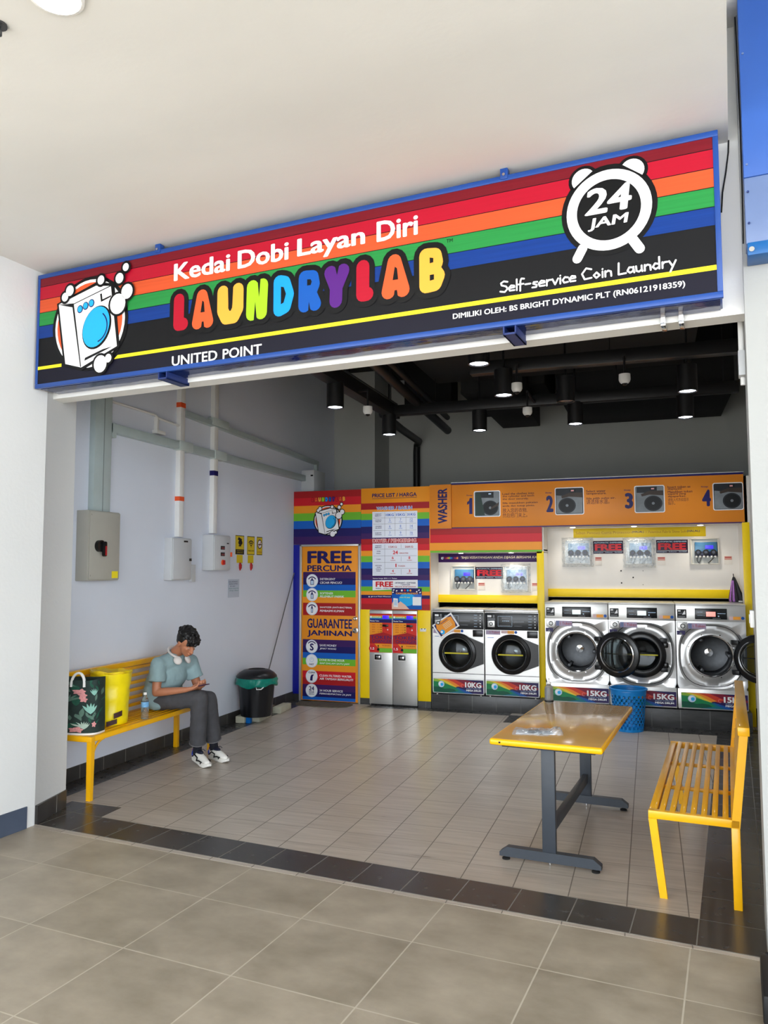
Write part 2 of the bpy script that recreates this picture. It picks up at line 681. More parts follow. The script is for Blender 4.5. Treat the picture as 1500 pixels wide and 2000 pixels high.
COUNTER = {
    'A': [[(.40, .42), (.58, .42), (.54, .66), (.47, .70)], [(.42, .0), (.58, .0), (.54, .2), (.46, .2)]],
    'U': [[(.40, 1.0), (.60, 1.0), (.57, .46), (.50, .40), (.43, .46)]],
    'N': [[(.36, .0), (.50, .0), (.42, .46)], [(.50, 1.0), (.64, 1.0), (.58, .54)]],
    'D': [[(.38, .30), (.38, .70), (.50, .68), (.60, .52), (.50, .33)]],
    'R': [[(.40, .62), (.40, .76), (.54, .75), (.58, .69), (.54, .62)], [(.44, .0), (.56, .0), (.47, .26)]],
    'Y': [[(.40, 1.0), (.60, 1.0), (.5, .74)]],
    'B': [[(.42, .64), (.42, .76), (.54, .74), (.54, .65)], [(.42, .28), (.42, .40), (.56, .40), (.56, .29)]],
}


def bubble_word(g, word, boxes, v0, v1, w, cols, l, outline=True, ow=.03):
    for k, (ch, (u0, u1)) in enumerate(zip(word, boxes)):
        for stk in BUBBLE[ch]:
            pts = [(u0 + w + x * (u1 - u0 - 2 * w), v0 + w + y * (v1 - v0 - 2 * w)) for x, y in stk]
            if outline:
                g.st(pts, w + ow, I_BLK, l)
            g.st(pts, w, cols[k], l + 1)
        for pc in COUNTER.get(ch, ()):           # counters and slits of the fat letters
            if outline:
                g.p([(u0 + x * (u1 - u0), v0 + y * (v1 - v0)) for x, y in pc], I_BLK, l + 2)


HAND = {
    'S': (.55, [[(.5, .9), (.25, 1), (.05, .85), (.1, .65), (.4, .5), (.5, .25), (.3, 0), (0, .1)]]),
    'e': (.48, [[(.05, .28), (.42, .32), (.4, .46), (.2, .52), (.03, .3), (.1, .05), (.42, .05)]]),
    'l': (.2, [[(.1, 1), (.1, 0)]]),
    'f': (.42, [[(.4, .95), (.22, 1), (.15, .8), (.13, -.1)], [(0, .5), (.35, .5)]]),
    '-': (.5, [[(.05, .42), (.4, .42)]]),
    's': (.42, [[(.35, .48), (.12, .5), (.08, .36), (.33, .2), (.28, .02), (.02, .03)]]),
    'r': (.42, [[(.08, .5), (.08, 0)], [(.08, .3), (.2, .48), (.38, .47)]]),
    'v': (.46, [[(.03, .5), (.2, 0), (.4, .5)]]),
    'i': (.18, [[(.08, .5), (.08, 0)], [(.08, .7), (.085, .72)]]),
    'c': (.45, [[(.4, .45), (.2, .52), (.05, .28), (.15, .03), (.4, .06)]]),
    'C': (.68, [[(.6, .85), (.3, 1), (.05, .55), (.2, .05), (.6, .1)]]),
    'o': (.48, [[(.22, .5), (.05, .28), (.2, .02), (.4, .22), (.22, .5)]]),
    'n': (.48, [[(.06, .5), (.06, 0)], [(.06, .35), (.22, .5), (.38, .4), (.4, 0)]]),
    'L': (.55, [[(.08, 1), (.06, .02), (.5, .05)]]),
    'a': (.5, [[(.4, .45), (.15, .5), (.04, .22), (.2, .02), (.38, .15), (.4, .5)], [(.4, .3), (.44, 0)]]),
    'u': (.5, [[(.05, .5), (.07, .1), (.22, 0), (.38, .15), (.38, .5)], [(.38, .2), (.42, 0)]]),
    'd': (.52, [[(.4, .4), (.18, .5), (.04, .22), (.2, 0), (.4, .15)], [(.42, 1), (.42, 0)]]),
    'y': (.48, [[(.04, .5), (.22, .08)], [(.42, .5), (.1, -.4)]]),
    ' ': (.4, []),
}


def hand_text(g, s, u0, u1, v0, h, w, mat, l):
    tot = sum(HAND[c][0] for c in s)
    k = (u1 - u0) / tot
    x = 0
    for c in s:
        for stk in HAND[c][1]:
            g.st([(u0 + (x + a) * k, v0 + b * h) for a, b in stk], w, mat, l, 8)
        x += HAND[c][0]

# ================================================================== the setting
# floors
tile_shop = tilemat('beige_shop_tile', -.157, .301, 4.654, .2855, .006, (150, 140, 128), (192, 182, 170), (112, 104, 96), .30, (2.5, 26, 3), .12, gy=.55)
tile_dark = tilemat('charcoal_tile', -.21, .30, 4.0, .30, .006, (44, 43, 42), (66, 64, 62), (128, 124, 116), .26, (14, 14, 3), .1, gfac=.75)
tile_dark2 = tilemat('charcoal_tile_inside', -4.31, .30, 4.0, .30, .005, (44, 43, 42), (64, 62, 60), (100, 98, 94), .28, (14, 14, 3), .1, gfac=.6)
tile_walk = tilemat('taupe_walkway_tile', -.235, .60, 3.50, .60, .007, (128, 118, 102), (174, 163, 146), (190, 181, 164), .42, (3.2, 4.2, 3), .2, gfac=.75)
skirt_tile = tilemat('charcoal_skirting_tile', 0.05, .30, -.5, 1.0, .005, (44, 43, 42), (64, 62, 60), (150, 148, 142), .3, (8, 8, 3), .1, axes=(1, 2))
plinth_tile = tilemat('charcoal_plinth_tile', -.02, .30, -.9, 1.5, .006, (50, 50, 50), (78, 78, 78), (118, 118, 116), .35, (6, 6, 30), .1, axes=(0, 2))

m = MB()
m.prism([(-4.72, 4.45), (-4.1, 4.35), (.62, 3.93), (1.5, 4.1), (1.5, 11.75), (-4.72, 11.75)], -.12, 0.0, tile_shop)
struct(m.build('floor', origin=True))
m = MB(MF)
m.prism([(-4.42, 4.0), (.2, 4.0), (.2, 4.302), (-4.14, 4.302), (-4.165, 4.53), (-4.62, 4.50), (-4.60, 4.36)], -.1, .0016, tile_dark)
m.prism([(-.207, 4.302), (1.0, 4.302), (.9, 9.3), (-.207, 9.3)], -.1, .0013, tile_dark)
struct(m.build('floor_border', origin='frame'))
m = MB()
m.box(-4.6, 4.93, -.1, -4.31, 9.6, .0016, tile_dark2)
m.box(-3.45, 9.37, -.1, -1.63, 9.7, .0016, tile_dark2)
m.box(-1.63, 8.95, -.1, 1.4, 9.4, .0020, tile_dark2)
struct(m.build('floor_border', origin=True))
m = MB(MF)
m.prism([(-9, -2.4), (8, -2.4), (8, 4.0), (-9, 4.0)], -.15, -.001, tile_walk)
struct(m.build('floor_walkway', origin='frame'))
pave = pm('bright_concrete_road', (192, 191, 188), .9, var=.12, scale=(.6, .6, .6))
m = MB(MF)
m.box(-40, -60, -.4, 40, -2.4, -.16, pave)
struct(m.build('ground', origin='frame'))

# ceilings
m = MB(MF)
m.box(-9, -2.3, 3.86, .045, 4.10, 4.46, ceil_paint)
struct(m.build('ceiling', origin='frame'))
m = MB(MF)
m.box(.040, -4.5, 4.45, 8, 4.6, 4.6, ceil_paint)
struct(m.build('ceiling_high', origin='frame'))
m = MB()
m.prism([(-5.6, 4.1), (1.9, 3.7), (1.9, 11.95), (-5.6, 11.95)], 4.78, 4.95, black_paint)
struct(m.build('ceiling_shop', origin=True))

# facade: header above the opening, side walls, pillars
m = MB(MF)
m.box(-5.6, 4.07, 2.985, .12, 4.20, 4.8, pm('header_paint_brightened', (240, 240, 237), .6, var=.03, scale=(1.2, 1.2, 1.2), bump=.1, bscale=(40, 40, 40)))  # same white paint, brightened to stand in for light missing on the header
struct(m.build('wall_header', origin='frame'))
m = MB(MF)
m.prism([(-4.43, 1.0), (-4.43, 3.985), (-4.445, 4.0), (-4.56, 4.38), (-5.6, 4.38), (-5.6, 1.0)], -.1, 4.06, white_wall)
struct(m.build('wall_left_outer', origin='frame'))
pillar_paint_darkened = pm('pillar_paint_darkened', (164, 165, 163), .7, var=.05, scale=(1.2, 1.2, 1.2), bump=.2, bscale=(30, 30, 30))  # same white paint, darkened to offset the strong daylight on this front
m = MB(MF)
m.box(.09, 3.99, -.1, .50, 4.42, 4.5, pillar_paint_darkened)
m.box(.40, 4.0, -.1, 8.0, 4.3, 4.5, pillar_paint_darkened)
struct(m.build('wall_right_outer', origin='frame'))
blue_grey = pm('navy_grey_skirting_paint', (70, 80, 98), .5, var=.15, scale=(9, 9, 9))
m = MB(MF)
m.box(-4.445, 1.0, 0, -4.42, 3.915, .145, blue_grey)
struct(m.build('baseboard_outer', origin='frame'))
m = MB(MF)
m.prism([(-4.425, 4.005), (-4.553, 4.383), (-4.60, 4.40), (-4.47, 4.0)], 0, .125, skirt_tile)
struct(m.build('baseboard_return', origin='frame'))
m = MB(MF)
m.box(.078, 3.985, 0, .52, 4.0, .03, black_matt)
struct(m.build('baseboard_pillar', origin='frame'))
m = MB(MF)
m.box(.052, 3.42, 0, .22, 3.78, .115, black_matt, .012)  # plain low block for a dark shape of unknown nature
tag(m.build('black_block'), 'low black rubber block on the walkway floor at the foot of the right pillar', 'block')

# shop walls
m = MB()
m.box(-4.85, 4.55, -.1, -4.58, 11.9, 4.8, left_wall)
struct(m.build('wall_left', origin=True))
m = MB()
m.box(-4.6, 11.69, -.1, 1.6, 11.9, 4.9, grey_wall)
m.box(-4.6, 11.0, -.1, -3.914, 11.75, 4.9, grey_wall)
struct(m.build('wall_back', origin=True))
m = MB()
m.box(1.42, 4.2, -.1, 1.6, 12.0, 4.9, white_wall)
struct(m.build('wall_right', origin=True))
m = MB()
m.box(-4.583, 4.75, 0, -4.57, 9.56, .115, skirt_tile)
struct(m.build('baseboard_left', origin=True))
m = MB()
m.box(1.408, 4.42, 0, 1.424, 9.0, .115, skirt_tile)
struct(m.build('baseboard_right', origin=True))

# partition that carries the printed boards and hides the backs of the machines
YP = 9.565
m = MB()
m.box(-4.58, YP + .012, 0, -4.478, YP + .12, 2.08, white_panel)
m.box(-4.58, YP + .012, 2.08, -3.597, YP + .12, 2.79, white_panel)
m.box(-3.605, YP + .012, 0, -3.47, YP + .12, 2.79, white_panel)
m.box(-3.47, YP + .012, 1.22, -2.82, YP + .12, 2.79, white_panel)
m.box(-2.82, YP + .012, 0, -2.655, YP + .12, 2.79, white_panel)
m.box(-2.67, YP + .12, 0, -2.655, 10.03, 2.3, white_panel)                 # left cheek of the small bay
m.box(-2.655, YP + .012, 1.958, -1.235, YP + .05, 2.80, white_panel)
m.box(-2.37, YP + .012, 2.262, 1.06, YP + .05, 2.80, white_panel)
m.box(-2.66, 9.985, 1.31, -1.30, 10.03, 1.97, white_panel)                 # back of the small bay
m.box(-2.66, YP + .03, 1.958, -1.22, 10.03, 1.972, white_panel)
m.box(-1.30, YP + .012, .19, -1.222, 10.03, 1.99, white_panel)
m.box(-1.222, 9.985, 1.395, 1.0, 10.03, 2.28, white_panel)                 # back of the large bay
m.box(-1.236, YP + .03, 2.262, 1.05, 10.03, 2.278, white_panel)
m.box(-1.236, YP + .04, 1.95, -1.222, 10.03, 2.27, white_panel)
m.box(1.0, YP + .03, .2, 1.42, 10.03, 2.27, white_panel)
m.box(1.03, YP + .012, 2.262, 1.42, YP + .05, 2.80, white_panel)
struct(m.build('wall_partition', origin=True))
m = MB()
m.box(-4.58, 10.9, 0, 1.42, 10.95, 2.0, shadow_gap)  # black sheet painted as the shade in the void behind the machines
struct(m.build('wall_shade_sheet', origin=True))

# yellow trim
m = MB()
m.box(-3.605, YP - .002, .08, -3.472, YP + .012, 1.222, yellow_panel, .002)
struct(m.build('trim_1', origin=True))
m = MB()
m.box(-2.822, YP - .002, .08, -2.652, YP + .012, 1.222, yellow_panel, .002)
struct(m.build('trim_2', origin=True))
m = MB()
m.box(-1.303, YP - .002, .19, -1.218, YP + .012, 1.962, yellow_panel, .002)
m.box(-1.303, YP - .002, 1.94, -1.238, YP + .012, 1.962, yellow_panel, .002)
struct(m.build('trim_3', origin=True))
m = MB()
m.box(1.0, YP - .002, .0, 1.075, YP + .03, 2.27, yellow_panel, .002)
struct(m.build('trim_4', origin=True))
m = MB()
m.box(-2.655, 9.965, 1.312, -1.303, 9.985, 1.412, yellow_panel, .002)
struct(m.build('trim_5', origin=True))
m = MB()
m.box(-1.222, 9.965, 1.40, 1.0, 9.985, 1.50, yellow_panel, .002)
struct(m.build('trim_6', origin=True))
m = MB()
m.box(-4.58, YP - .004, 0, -4.48, YP + .012, .085, skirt_tile)
m.box(-3.605, YP - .004, 0, -3.474, YP + .012, .08, plinth_tile)
m.box(-2.82, YP - .004, 0, -2.652, YP + .012, .08, plinth_tile)
struct(m.build('baseboard_back', origin=True))
m = MB()
m.box(-2.645, 9.55, 0, -1.27, 10.6, .185, plinth_tile, .003)
m.box(-1.272, 9.22, 0, 1.0, 10.6, .205, plinth_tile, .003)
struct(m.build('trim_plinth', origin=True))

# door in the partition
dm = white_plastic
d = bpy.data.objects.new('door_1', None)
COL.objects.link(d)
d.location = (-4.04, YP, 0)
MAT['door_1'] = Matrix.Translation((-4.04, YP, 0))
struct(d)
alu = pm('grey_aluminium_frame', (196, 196, 194), .35, .6, var=.04)
m = MB()
m.box(-4.478, YP - .02, 0, -4.45, YP + .1, 2.082, alu, .003)
m.box(-3.632, YP - .02, 0, -3.605, YP + .1, 2.082, alu, .003)
m.box(-4.478, YP - .02, 2.056, -3.605, YP + .1, 2.082, alu, .003)
m.build('door_frame', d)
m = MB()
m.box(-4.449, YP - .002, .012, -3.633, YP + .04, 2.055, I_ORA, .003)
m.build('door_leaf', d)
m = MB()
g = gXZ(m, YP - .003)
zs = [1.713, 1.628, 1.543, 1.467, 1.379, 1.30, 1.218, 1.135]
cs = [I_PUR, I_NVY, I_BLU, I_GRN, I_ORA, I_DRED, I_DRED]
zs2 = [.815, .728, .642, .567, .481, .40, .31, .222, .142, .062, .02]
cs2 = [I_PUR, I_NVY, I_BLU, I_GRN, I_ORA, I_RED, I_DRED, I_PUR, I_NVY, I_BLU]
for a, b, c in zip(zs, zs[1:], cs):
    g.r(-4.43, b, -3.672, a, c)
for a, b, c in zip(zs2, zs2[1:], cs2):
    g.r(-4.43, b, -3.672, a, c)
m.build('door_stripes', d)
m = MB()
g = gXZ(m, YP - .003)
g.t('FREE', -4.37, 1.826, -3.725, 1.994, I_NVY, 2, .05)
g.t('PERCUMA', -4.37, 1.722, -3.73, 1.803, I_NVY, 2, .04)
g.t('GUARANTEE', -4.365, .965, -3.721, 1.092, I_NVY, 2, .035)
g.t('JAMINAN', -4.364, .846, -3.721, .938, I_NVY, 2, .04)
tx = [('DETERGENT', 1.604, -3.96), ('CECAIR PENCUCI', 1.556, -3.866), ('SOFTENER', 1.414, -3.991), ('PELEMBUT FABRIK', 1.372, -3.835),
      ('SANITIZER (ANTI-BACTERIA)', 1.226, -3.724), ('PEMBASMI KUMAN', 1.182, -3.834), ('SAVE MONEY', .726, -3.94), ('JIMAT WANG', .68, -3.945),
      ('DONE IN ONE HOUR', .534, -3.827), ('SIAP DALAM SATU JAM', .488, -3.759), ('CLEAN FILTERED WATER', .33, -3.728), ('AIR TAPISAN BERKUALITI', .288, -3.704),
      ('24 HOUR SERVICE', .134, -3.85), ('PERKHIDMATAN 24 JAM', .09, -3.734)]
for k, (s_, z, x1) in enumerate(tx):
    g.t(s_, -4.183, z, x1, z + .028, I_WHT, 2, .02, .15 if k % 2 else 0)
m.build('door_lettering', d)
m = MB()
g = gXZ(m, YP - .003)
for k, z in enumerate((1.596, 1.41, 1.224, .721, .531, .328, .142)):
    g.e_(-4.297, z, .086, .088, I_WHT, 2)
    g.ring(-4.297, z, .082, .078, I_LBL, 3)
    if k < 3:
        g.ring(-4.297, z - .01, .066, .052, I_NVY, 3, 16, .5, 2.65)
        w = (.026, .02, .015)[k]
        g.p([(-4.297 - w, z - .055), (-4.297 + w, z - .055), (-4.297 + w, z + .005), (-4.297 + .008, z + .02), (-4.297 + .008, z + .035), (-4.297 - .008, z + .035), (-4.297 - .008, z + .02), (-4.297 - w, z + .005)], I_NVY, 3)
        g.r(-4.297 - w + .006, z - .048, -4.297 + w - .006, z, I_LBL, 4)
    elif k == 3:
        g.t('S', -4.325, z - .055, -4.269, z + .04, I_NVY, 3, .05)
        g.ring(-4.297, z, .07, .058, I_NVY, 3, 16, .6, 2.5)
    elif k == 4:
        g.ring(-4.297, z + .015, .03, .024, I_LBL, 3, 24)
        g.st([(-4.297, z + .015), (-4.297, z + .033)], .003, I_LBL, 3, 8)
        g.t('FAST', -4.33, z - .058, -4.264, z - .034, I_NVY, 3, .04)
    elif k == 5:
        g.t('CLEAN', -4.345, z + .038, -4.249, z + .062, I_NVY, 3, .04)
        g.p([(-4.32, z - .055), (-4.285, z - .06), (-4.28, z), (-4.262, z + .025), (-4.30, z + .02), (-4.315, z - .01)], I_NVY, 3)
    else:
        g.t('24', -4.335, z - .002, -4.259, z + .055, I_NVY, 3, .03)
        g.t('HOUR', -4.335, z - .033, -4.259, z - .01, I_NVY, 3, .04)
        g.t('SERVICE', -4.335, z - .055, -4.259, z - .04, I_NVY, 3, .04)
m.build('door_badges', d)
for z, r_, nm in ((1.102, .018, 'door_lock'), (.946, .028, 'door_knob')):
    m = MB()
    m.lathe([(r_ + .008, 0), (r_ + .008, .006), (r_ * .5, .012), (r_ * .5, .03), (r_, .04), (r_, .052), (r_ * .6, .062), (0, .064)], chrome,
            Matrix.Translation((-3.674, YP - .002, z)) @ Matrix.Rotation(R(90), 4, 'X'), 20)
    m.build(nm, d)

# ================================================================== shop sign over the opening
def facade_thing(name, label, cat, loc, group=None):
    return thing(name, label, cat, loc, 0, group, MF)


YS = 3.86
SX, SZ = -4.41, 3.01
sg = facade_thing('shop_sign', 'long rainbow striped LAUNDRYLAB shop sign above the entrance, blue framed light box', 'sign', (-2.2, YS, SZ))
m = MB(MF)
m.box(SX + .01, YS + .012, SZ + .006, SX + 4.405, 4.055, SZ + .81, SIGN_FRAME, .004)
m.build('sign_box', sg)
film = pm('glossy_blue_film', (18, 36, 96), .08, var=.3, scale=(4, 9, 4), bump=.45, bscale=(3, 7, 3))
m = MB(MF)
m.box(SX + .02, YS + .03, SZ + .0005, SX + 4.395, 4.05, SZ + .0055, film)
m.build('underside_film', sg, )
m = MB(MF)
fw = .03
for a in ((0, 0, 4.41, fw), (0, .812 - fw, 4.41, .812)):
    m.box(SX + a[0], YS - .006, SZ + a[1], SX + a[2], YS + .02, SZ + a[3], SIGN_FRAME, .003)
for a in ((0, fw, .022, .812 - fw), (4.385, fw, 4.41, .812 - fw)):
    m.box(SX + a[0], YS - .006, SZ + a[1], SX + a[2], YS + .02, SZ + a[3], SIGN_FRAME, .003)
m.build('sign_frame', sg)
m = MB(MF)
m.box(SX + .015, YS, SZ + .02, SX + 4.395, YS + .012, SZ + .79, S_BLK)
m.build('face_panel', sg)


def gS(mb):
    return G(mb, (SX, YS, SZ), (1, 0, 0), (0, 0, 1), (0, -1, 0), .0014)


m = MB(MF)
g = gS(m)
zs = [.782, .722, .629, .535, .440, .349]
for a, b, c in zip(zs, zs[1:], (S_DRED, S_RED, S_ORA, S_GRN, S_BLU)):
    g.r(.022, b + .004, 4.385, a, c)
g.r(.022, .03, 4.385, .142, S_NVY)
g.r(.022, .131, .245, .153, I_YEL, 2)
g.p([(.715, .131), (4.385, .136), (4.385, .160), (.745, .154)], I_YEL, 2)
m.build('stripes', sg)
m = MB(MF)
emblem(gS(m), .492, .40, 1.0, 3)
m.build('washing_machine_emblem', sg)
for s_, u0, u1, v0, v1 in (('Kedai', 1.20, 1.635, .580, .694), ('Dobi', 1.69, 2.055, .580, .695), ('Layan', 2.113, 2.560, .553, .694), ('Diri', 2.632, 2.884, .582, .700)):
    m = MB(MF)
    gS(m).t(s_, u0, v0, u1, v1, I_WHT, 3, .036)
    m.build('heading_word', sg)
m = MB(MF)
bx = [(1.198, 1.345), (1.346, 1.524), (1.536, 1.748), (1.751, 1.923), (1.945, 2.103), (2.116, 2.286), (2.292, 2.471), (2.500, 2.631), (2.657, 2.843), (2.880, 3.053)]
bubble_word(gS(m), 'LAUNDRYLAB', bx, .232,   .502, .041, [S_RED, I_OR2, I_AMB, I_LIM, I_AZU, I_COB, I_VIO, S_RED, I_OR2, I_AMB], 3, True, .033)
g = gS(m)
g.t('TM', 3.049, .503, 3.085, .523, I_BLK, 3)
m.build('brand_lettering', sg)
for s_, u0, u1 in (('UNITED', 1.197, 1.548), ('POINT', 1.588, 1.872)):
    m = MB(MF)
    gS(m).t(s_, u0, .028, u1, .092, I_WHT, 3, .024)
    m.build('branch_word', sg)
m = MB(MF)
g = gS(m)
g.e_(3.902, .522, .232, .232, I_BLK, 2, 40)
for sx_, a in ((3.782, .65), (4.02, -.65)):
    q = []
    for i in range(13):
        t = PI * i / 12
        x, y = .058 * math.cos(t), .055 * math.sin(t)
        q.append((sx_ + x * math.cos(a) - y * math.sin(a), .70 + x * math.sin(a) + y * math.cos(a)))
    g.p(q, I_WHT, 4)
    g.p([(sx_ + (p_[0] - sx_) * 1.3, .70 + (p_[1] - .70) * 1.3) for p_ in q], I_BLK, 2)
g.ring(3.902, .520, .206, .155, I_WHT, 4, 48)
g.st([(3.772, .345), (3.745, .296)], .024, I_WHT, 4)
g.st([(4.015, .345), (4.045, .296)], .024, I_WHT, 4)
g.t('24', 3.785, .508, 4.015, .643, I_WHT, 4, .04, .1)
g.t('JAM', 3.800, .424, 3.998, .490, I_WHT, 4, .035, .12)
m.build('clock_emblem', sg)
for s_, u0, u1 in (('Self-service', 3.345, 3.738), ('Coin', 3.762, 3.915), ('Laundry', 3.938, 4.212)):
    m = MB(MF)
    hand_text(gS(m), s_, u0, u1, .182, .058, .0044, I_WHT, 3)
    m.build('script_word', sg)
m = MB(MF)
g = gS(m)
g.t('DIMILIKI OLEH: BS BRIGHT DYNAMIC PLT (RN06121918359)', 3.082, .068, 4.246, .106, I_WHT, 3, .03)
m.build('owner_lettering', sg)
brm = pm('navy_bracket_paint', (24, 44, 104), .45, var=.05)
for x in (-3.29, -1.02):
    m = MB(MF)
    m.box(x - .035, YS - .0, 2.965, x + .035, 4.085, 2.975, brm)
    m.box(x - .035, YS - .0, 2.965, x - .027, 4.085, SZ, brm)
    m.box(x + .027, YS - .0, 2.965, x + .035, 4.085, SZ, brm)
    m.build('bracket', sg)
for x in (-3.341, -1.036):
    m = MB(MF)
    m.box(x - .02, YS - .012, SZ + .79, x + .02, YS + .03, SZ + .848, SIGN_FRAME, .002)
    m.cyl((x, YS - .012, SZ + .812), (x, YS - .02, SZ + .812), .008, chrome, n=10)
    m.build('hanger_clip', sg)

# cable from the right end of the sign to the ceiling
m = MB(MF)
m.tube([(.047, 4.055, 3.862), (.044, 4.052, 3.80), (.03, 4.05, 3.70), (.012, 4.05, 3.60), (.004, 4.05, 3.50)], .0035, black_matt, 8)
tag(m.build('power_cable'), 'thin black cable running from the ceiling behind the right end of the shop sign', 'cable')

# two saddle clips on the header
for k, x in enumerate((-.281, -.196)):
    m = MB(MF)
    m.box(x - .012, 4.045, 2.972, x + .012, 4.072, 3.08, chrome, .003)
    m.box(x - .012, 4.045, 2.967, x + .012, 4.16, 2.987, chrome, .003)
    tag(m.build('header_clip'), ('left', 'right')[k] + ' one of two small metal straps folded under the white header beam', 'clip', 'metal straps under the header')

# neighbour's blue sign on the pillar
nb = facade_thing('neighbour_sign', 'plain blue sign box of the next shop mounted high on the right pillar', 'sign', (.7, 3.85, 3.2))
nbl = pm('neighbour_blue', (48, 92, 172), .35, var=.04)
nbl2 = pm('neighbour_grey_blue', (104, 124, 166), .3, var=.06)
m = MB(MF)
m.box(.103, 3.85, 3.56, 1.4, 3.985, 4.445, nbl, .004)
m.build('upper_panel', nb)
m = MB(MF)
m.box(.1035, 3.856, 3.245, 1.4, 3.985, 3.56, nbl2, .004)
m.build('lower_panel', nb)
m = MB(MF)
m.box(.108, 3.84, 3.185, 1.4, 3.985, 3.245, pm('blue_angle_bar', (14, 92, 158), .35), .003)
m.build('angle_bar', nb)
for z, x in ((3.62, .118), (3.49, .118), (3.34, .118), (4.16, .118)):
    m = MB(MF)
    m.cyl((x, 3.851, z), (x, 3.845, z), .005, nbl2 if z > 3.56 else brm, n=8)
    m.build('rivet', nb)
m = MB(MF)
m.cyl((.125, 3.84, 3.21), (.125, 3.832, 3.21), .012, chrome, n=12)
m.build('bolt', nb)
m = MB(MF)
m.tube([(.094, 3.985, 4.44), (.096, 3.984, 4.3), (.099, 3.984, 3.9), (.097, 3.984, 3.55), (.094, 3.984, 3.30)], .003, black_matt, 6)
tag(m.build('sign_wire'), 'thin dark wire down the pillar edge beside the plain blue sign', 'wire')

# ceiling downlight and sprinkler in the walkway
glow_warm = pm('lit_warm_diffuser', (255, 246, 228), .5, emit=(255, 244, 222), estr=9)
dl = facade_thing('ceiling_light', 'round bright recessed ceiling light in the walkway at the top left corner', 'ceiling light', (-2.205, 1.965, 3.848))
dl_p = (-2.205, 1.965)
m = MB(MF)
m.lathe([(.088, 0), (.10, .003), (.10, .012), (.088, .012)], white_plastic, Matrix.Translation((dl_p[0], dl_p[1], 3.847)), 28, True)
m.build('trim_ring', dl)
m = MB(MF)
m.lathe([(0, 0), (.087, .001), (.087, .008), (0, .009)], glow_warm, Matrix.Translation((dl_p[0], dl_p[1], 3.849)), 28)
m.build('diffuser', dl)
sp = facade_thing('sprinkler_head', 'small dark sprinkler head on the walkway ceiling at the left edge', 'sprinkler', (-2.53, 1.99, 3.82))
m = MB(MF)
m.lathe([(0, -.035), (.012, -.035), (.012, -.02), (.006, -.015), (.006, 0), (.03, 0), (.03, .008), (0, .008)], pm('sprinkler_grey', (70, 70, 72), .4, .5), Matrix.Translation((-2.53, 1.99, 3.852)), 16)
m.build('sprinkler_body', sp)

# ================================================================== electrics on the left wall
XL = -4.58


def wall_box(name, label, y0, z0, y1, z1, d, mat, extra, group=None, door=True):
    t = thing(name, label, 'electrical box', (XL + d / 2, (y0 + y1) / 2, z0), 0, group)
    m = MB()
    m.box(XL, y0, z0, XL + d, y1, z1, mat, .006)
    m.build('box_body', t)
    if door:
        m = MB()
        m.box(XL + d, y0 + .008, z0 + .01, XL + d + .012, y1 - .008, z1 - .01, mat, .004)
        m.build('box_door', t)
    extra(t, XL + d + .012)
    return t


def ex1(t, x):
    m = MB()
    m.cyl((x, 5.455, 1.95), (x + .035, 5.455, 1.95), .05, black_gloss, n=24)
    m.box(x + .03, 5.455, 1.86, x + .06, 5.50, 1.99, black_gloss, .012)
    m.build('rotary_handle', t)
    m = MB()
    m.box(x + .0605, 5.468, 1.87, x + .063, 5.488, 1.95, I_DRED)
    m.build('handle_mark', t)
    m = MB()
    m.box(x, 5.635, 1.675, x + .002, 5.715, 1.735, I_YEL)
    m.build('warning_sticker', t)
    for y, z in ((5.365, 2.215), (5.365, 1.70), (5.71, 2.215)):
        m = MB()
        m.cyl((x, y, z), (x + .004, y, z), .008, grey_box, n=10)
        m.build('screw', t)


wall_box('isolator_box', 'large beige grey isolator cabinet with black rotary handle on left wall', 5.337, 1.655, 5.742, 2.252, .125, grey_box, ex1)


def ex2(t, x):
    m = MB()
    m.box(x, 6.88, 1.835, x + .012, 6.91, 1.862, black_gloss, .002)
    m.build('latch', t)
    m = MB()
    m.box(x, 6.78, 2.025, x + .003, 6.85, 2.042, I_BLK)
    m.build('name_plate', t)


wall_box('distribution_box', 'plain light grey distribution box with small black latch, under the orange banded conduit', 6.595, 1.642, 6.932, 2.066, .095, lite_box, ex2)


def ex3(t, x):
    for z in (1.985, 1.915):
        m = MB()
        m.box(x, 7.42, z - .02, x + .006, 7.50, z + .02, black_gloss, .002)
        m.build('meter', t)
        m = MB()
        m.box(x + .006, 7.43, z - .012, x + .0075, 7.49, z + .006, pm('red_display', (120, 20, 24), .3))
        m.build('meter_display', t)
    m = MB()
    m.cyl((x, 7.465, 1.825), (x + .01, 7.465, 1.825), .03, I_OR2, n=20)
    m.box(x + .008, 7.453, 1.80, x + .03, 7.477, 1.85, I_DRED, .005)
    m.build('selector_knob', t)
    m = MB()
    m.box(x, 7.55, 2.03, x + .003, 7.59, 2.042, I_BLK)
    m.build('name_plate', t)
    m = MB()
    m.box(x - .03, 7.637, 1.89, x + .012, 7.65, 1.94, I_OR2, .002)
    m.build('hinge_tag', t)


wall_box('control_box', 'light grey control box with red meters and orange knob, nearest the yellow notices', 7.289, 1.739, 7.638, 2.124, .14, lite_box, ex3)
m = MB()
m.box(XL, 7.04, 1.62, XL + .04, 7.11, 1.80, lite_box, .004)
tag(m.build('socket_box'), 'slim white box low on the wall at the right of the plain distribution box', 'socket box')


def trunk(name, label, parts, cat='cable trunking', m_=None, extra=None):
    t = thing(name, label, cat, (XL + .03, parts[0][0], parts[0][1]))
    m = MB()
    for y0, z0, y1, z1, d in parts:
        m.box(XL, y0, z0, XL + d, y1, z1, m_ or trunk_m, .004)
    m.build('trunking_body', t)
    if extra: extra(t)
    return t


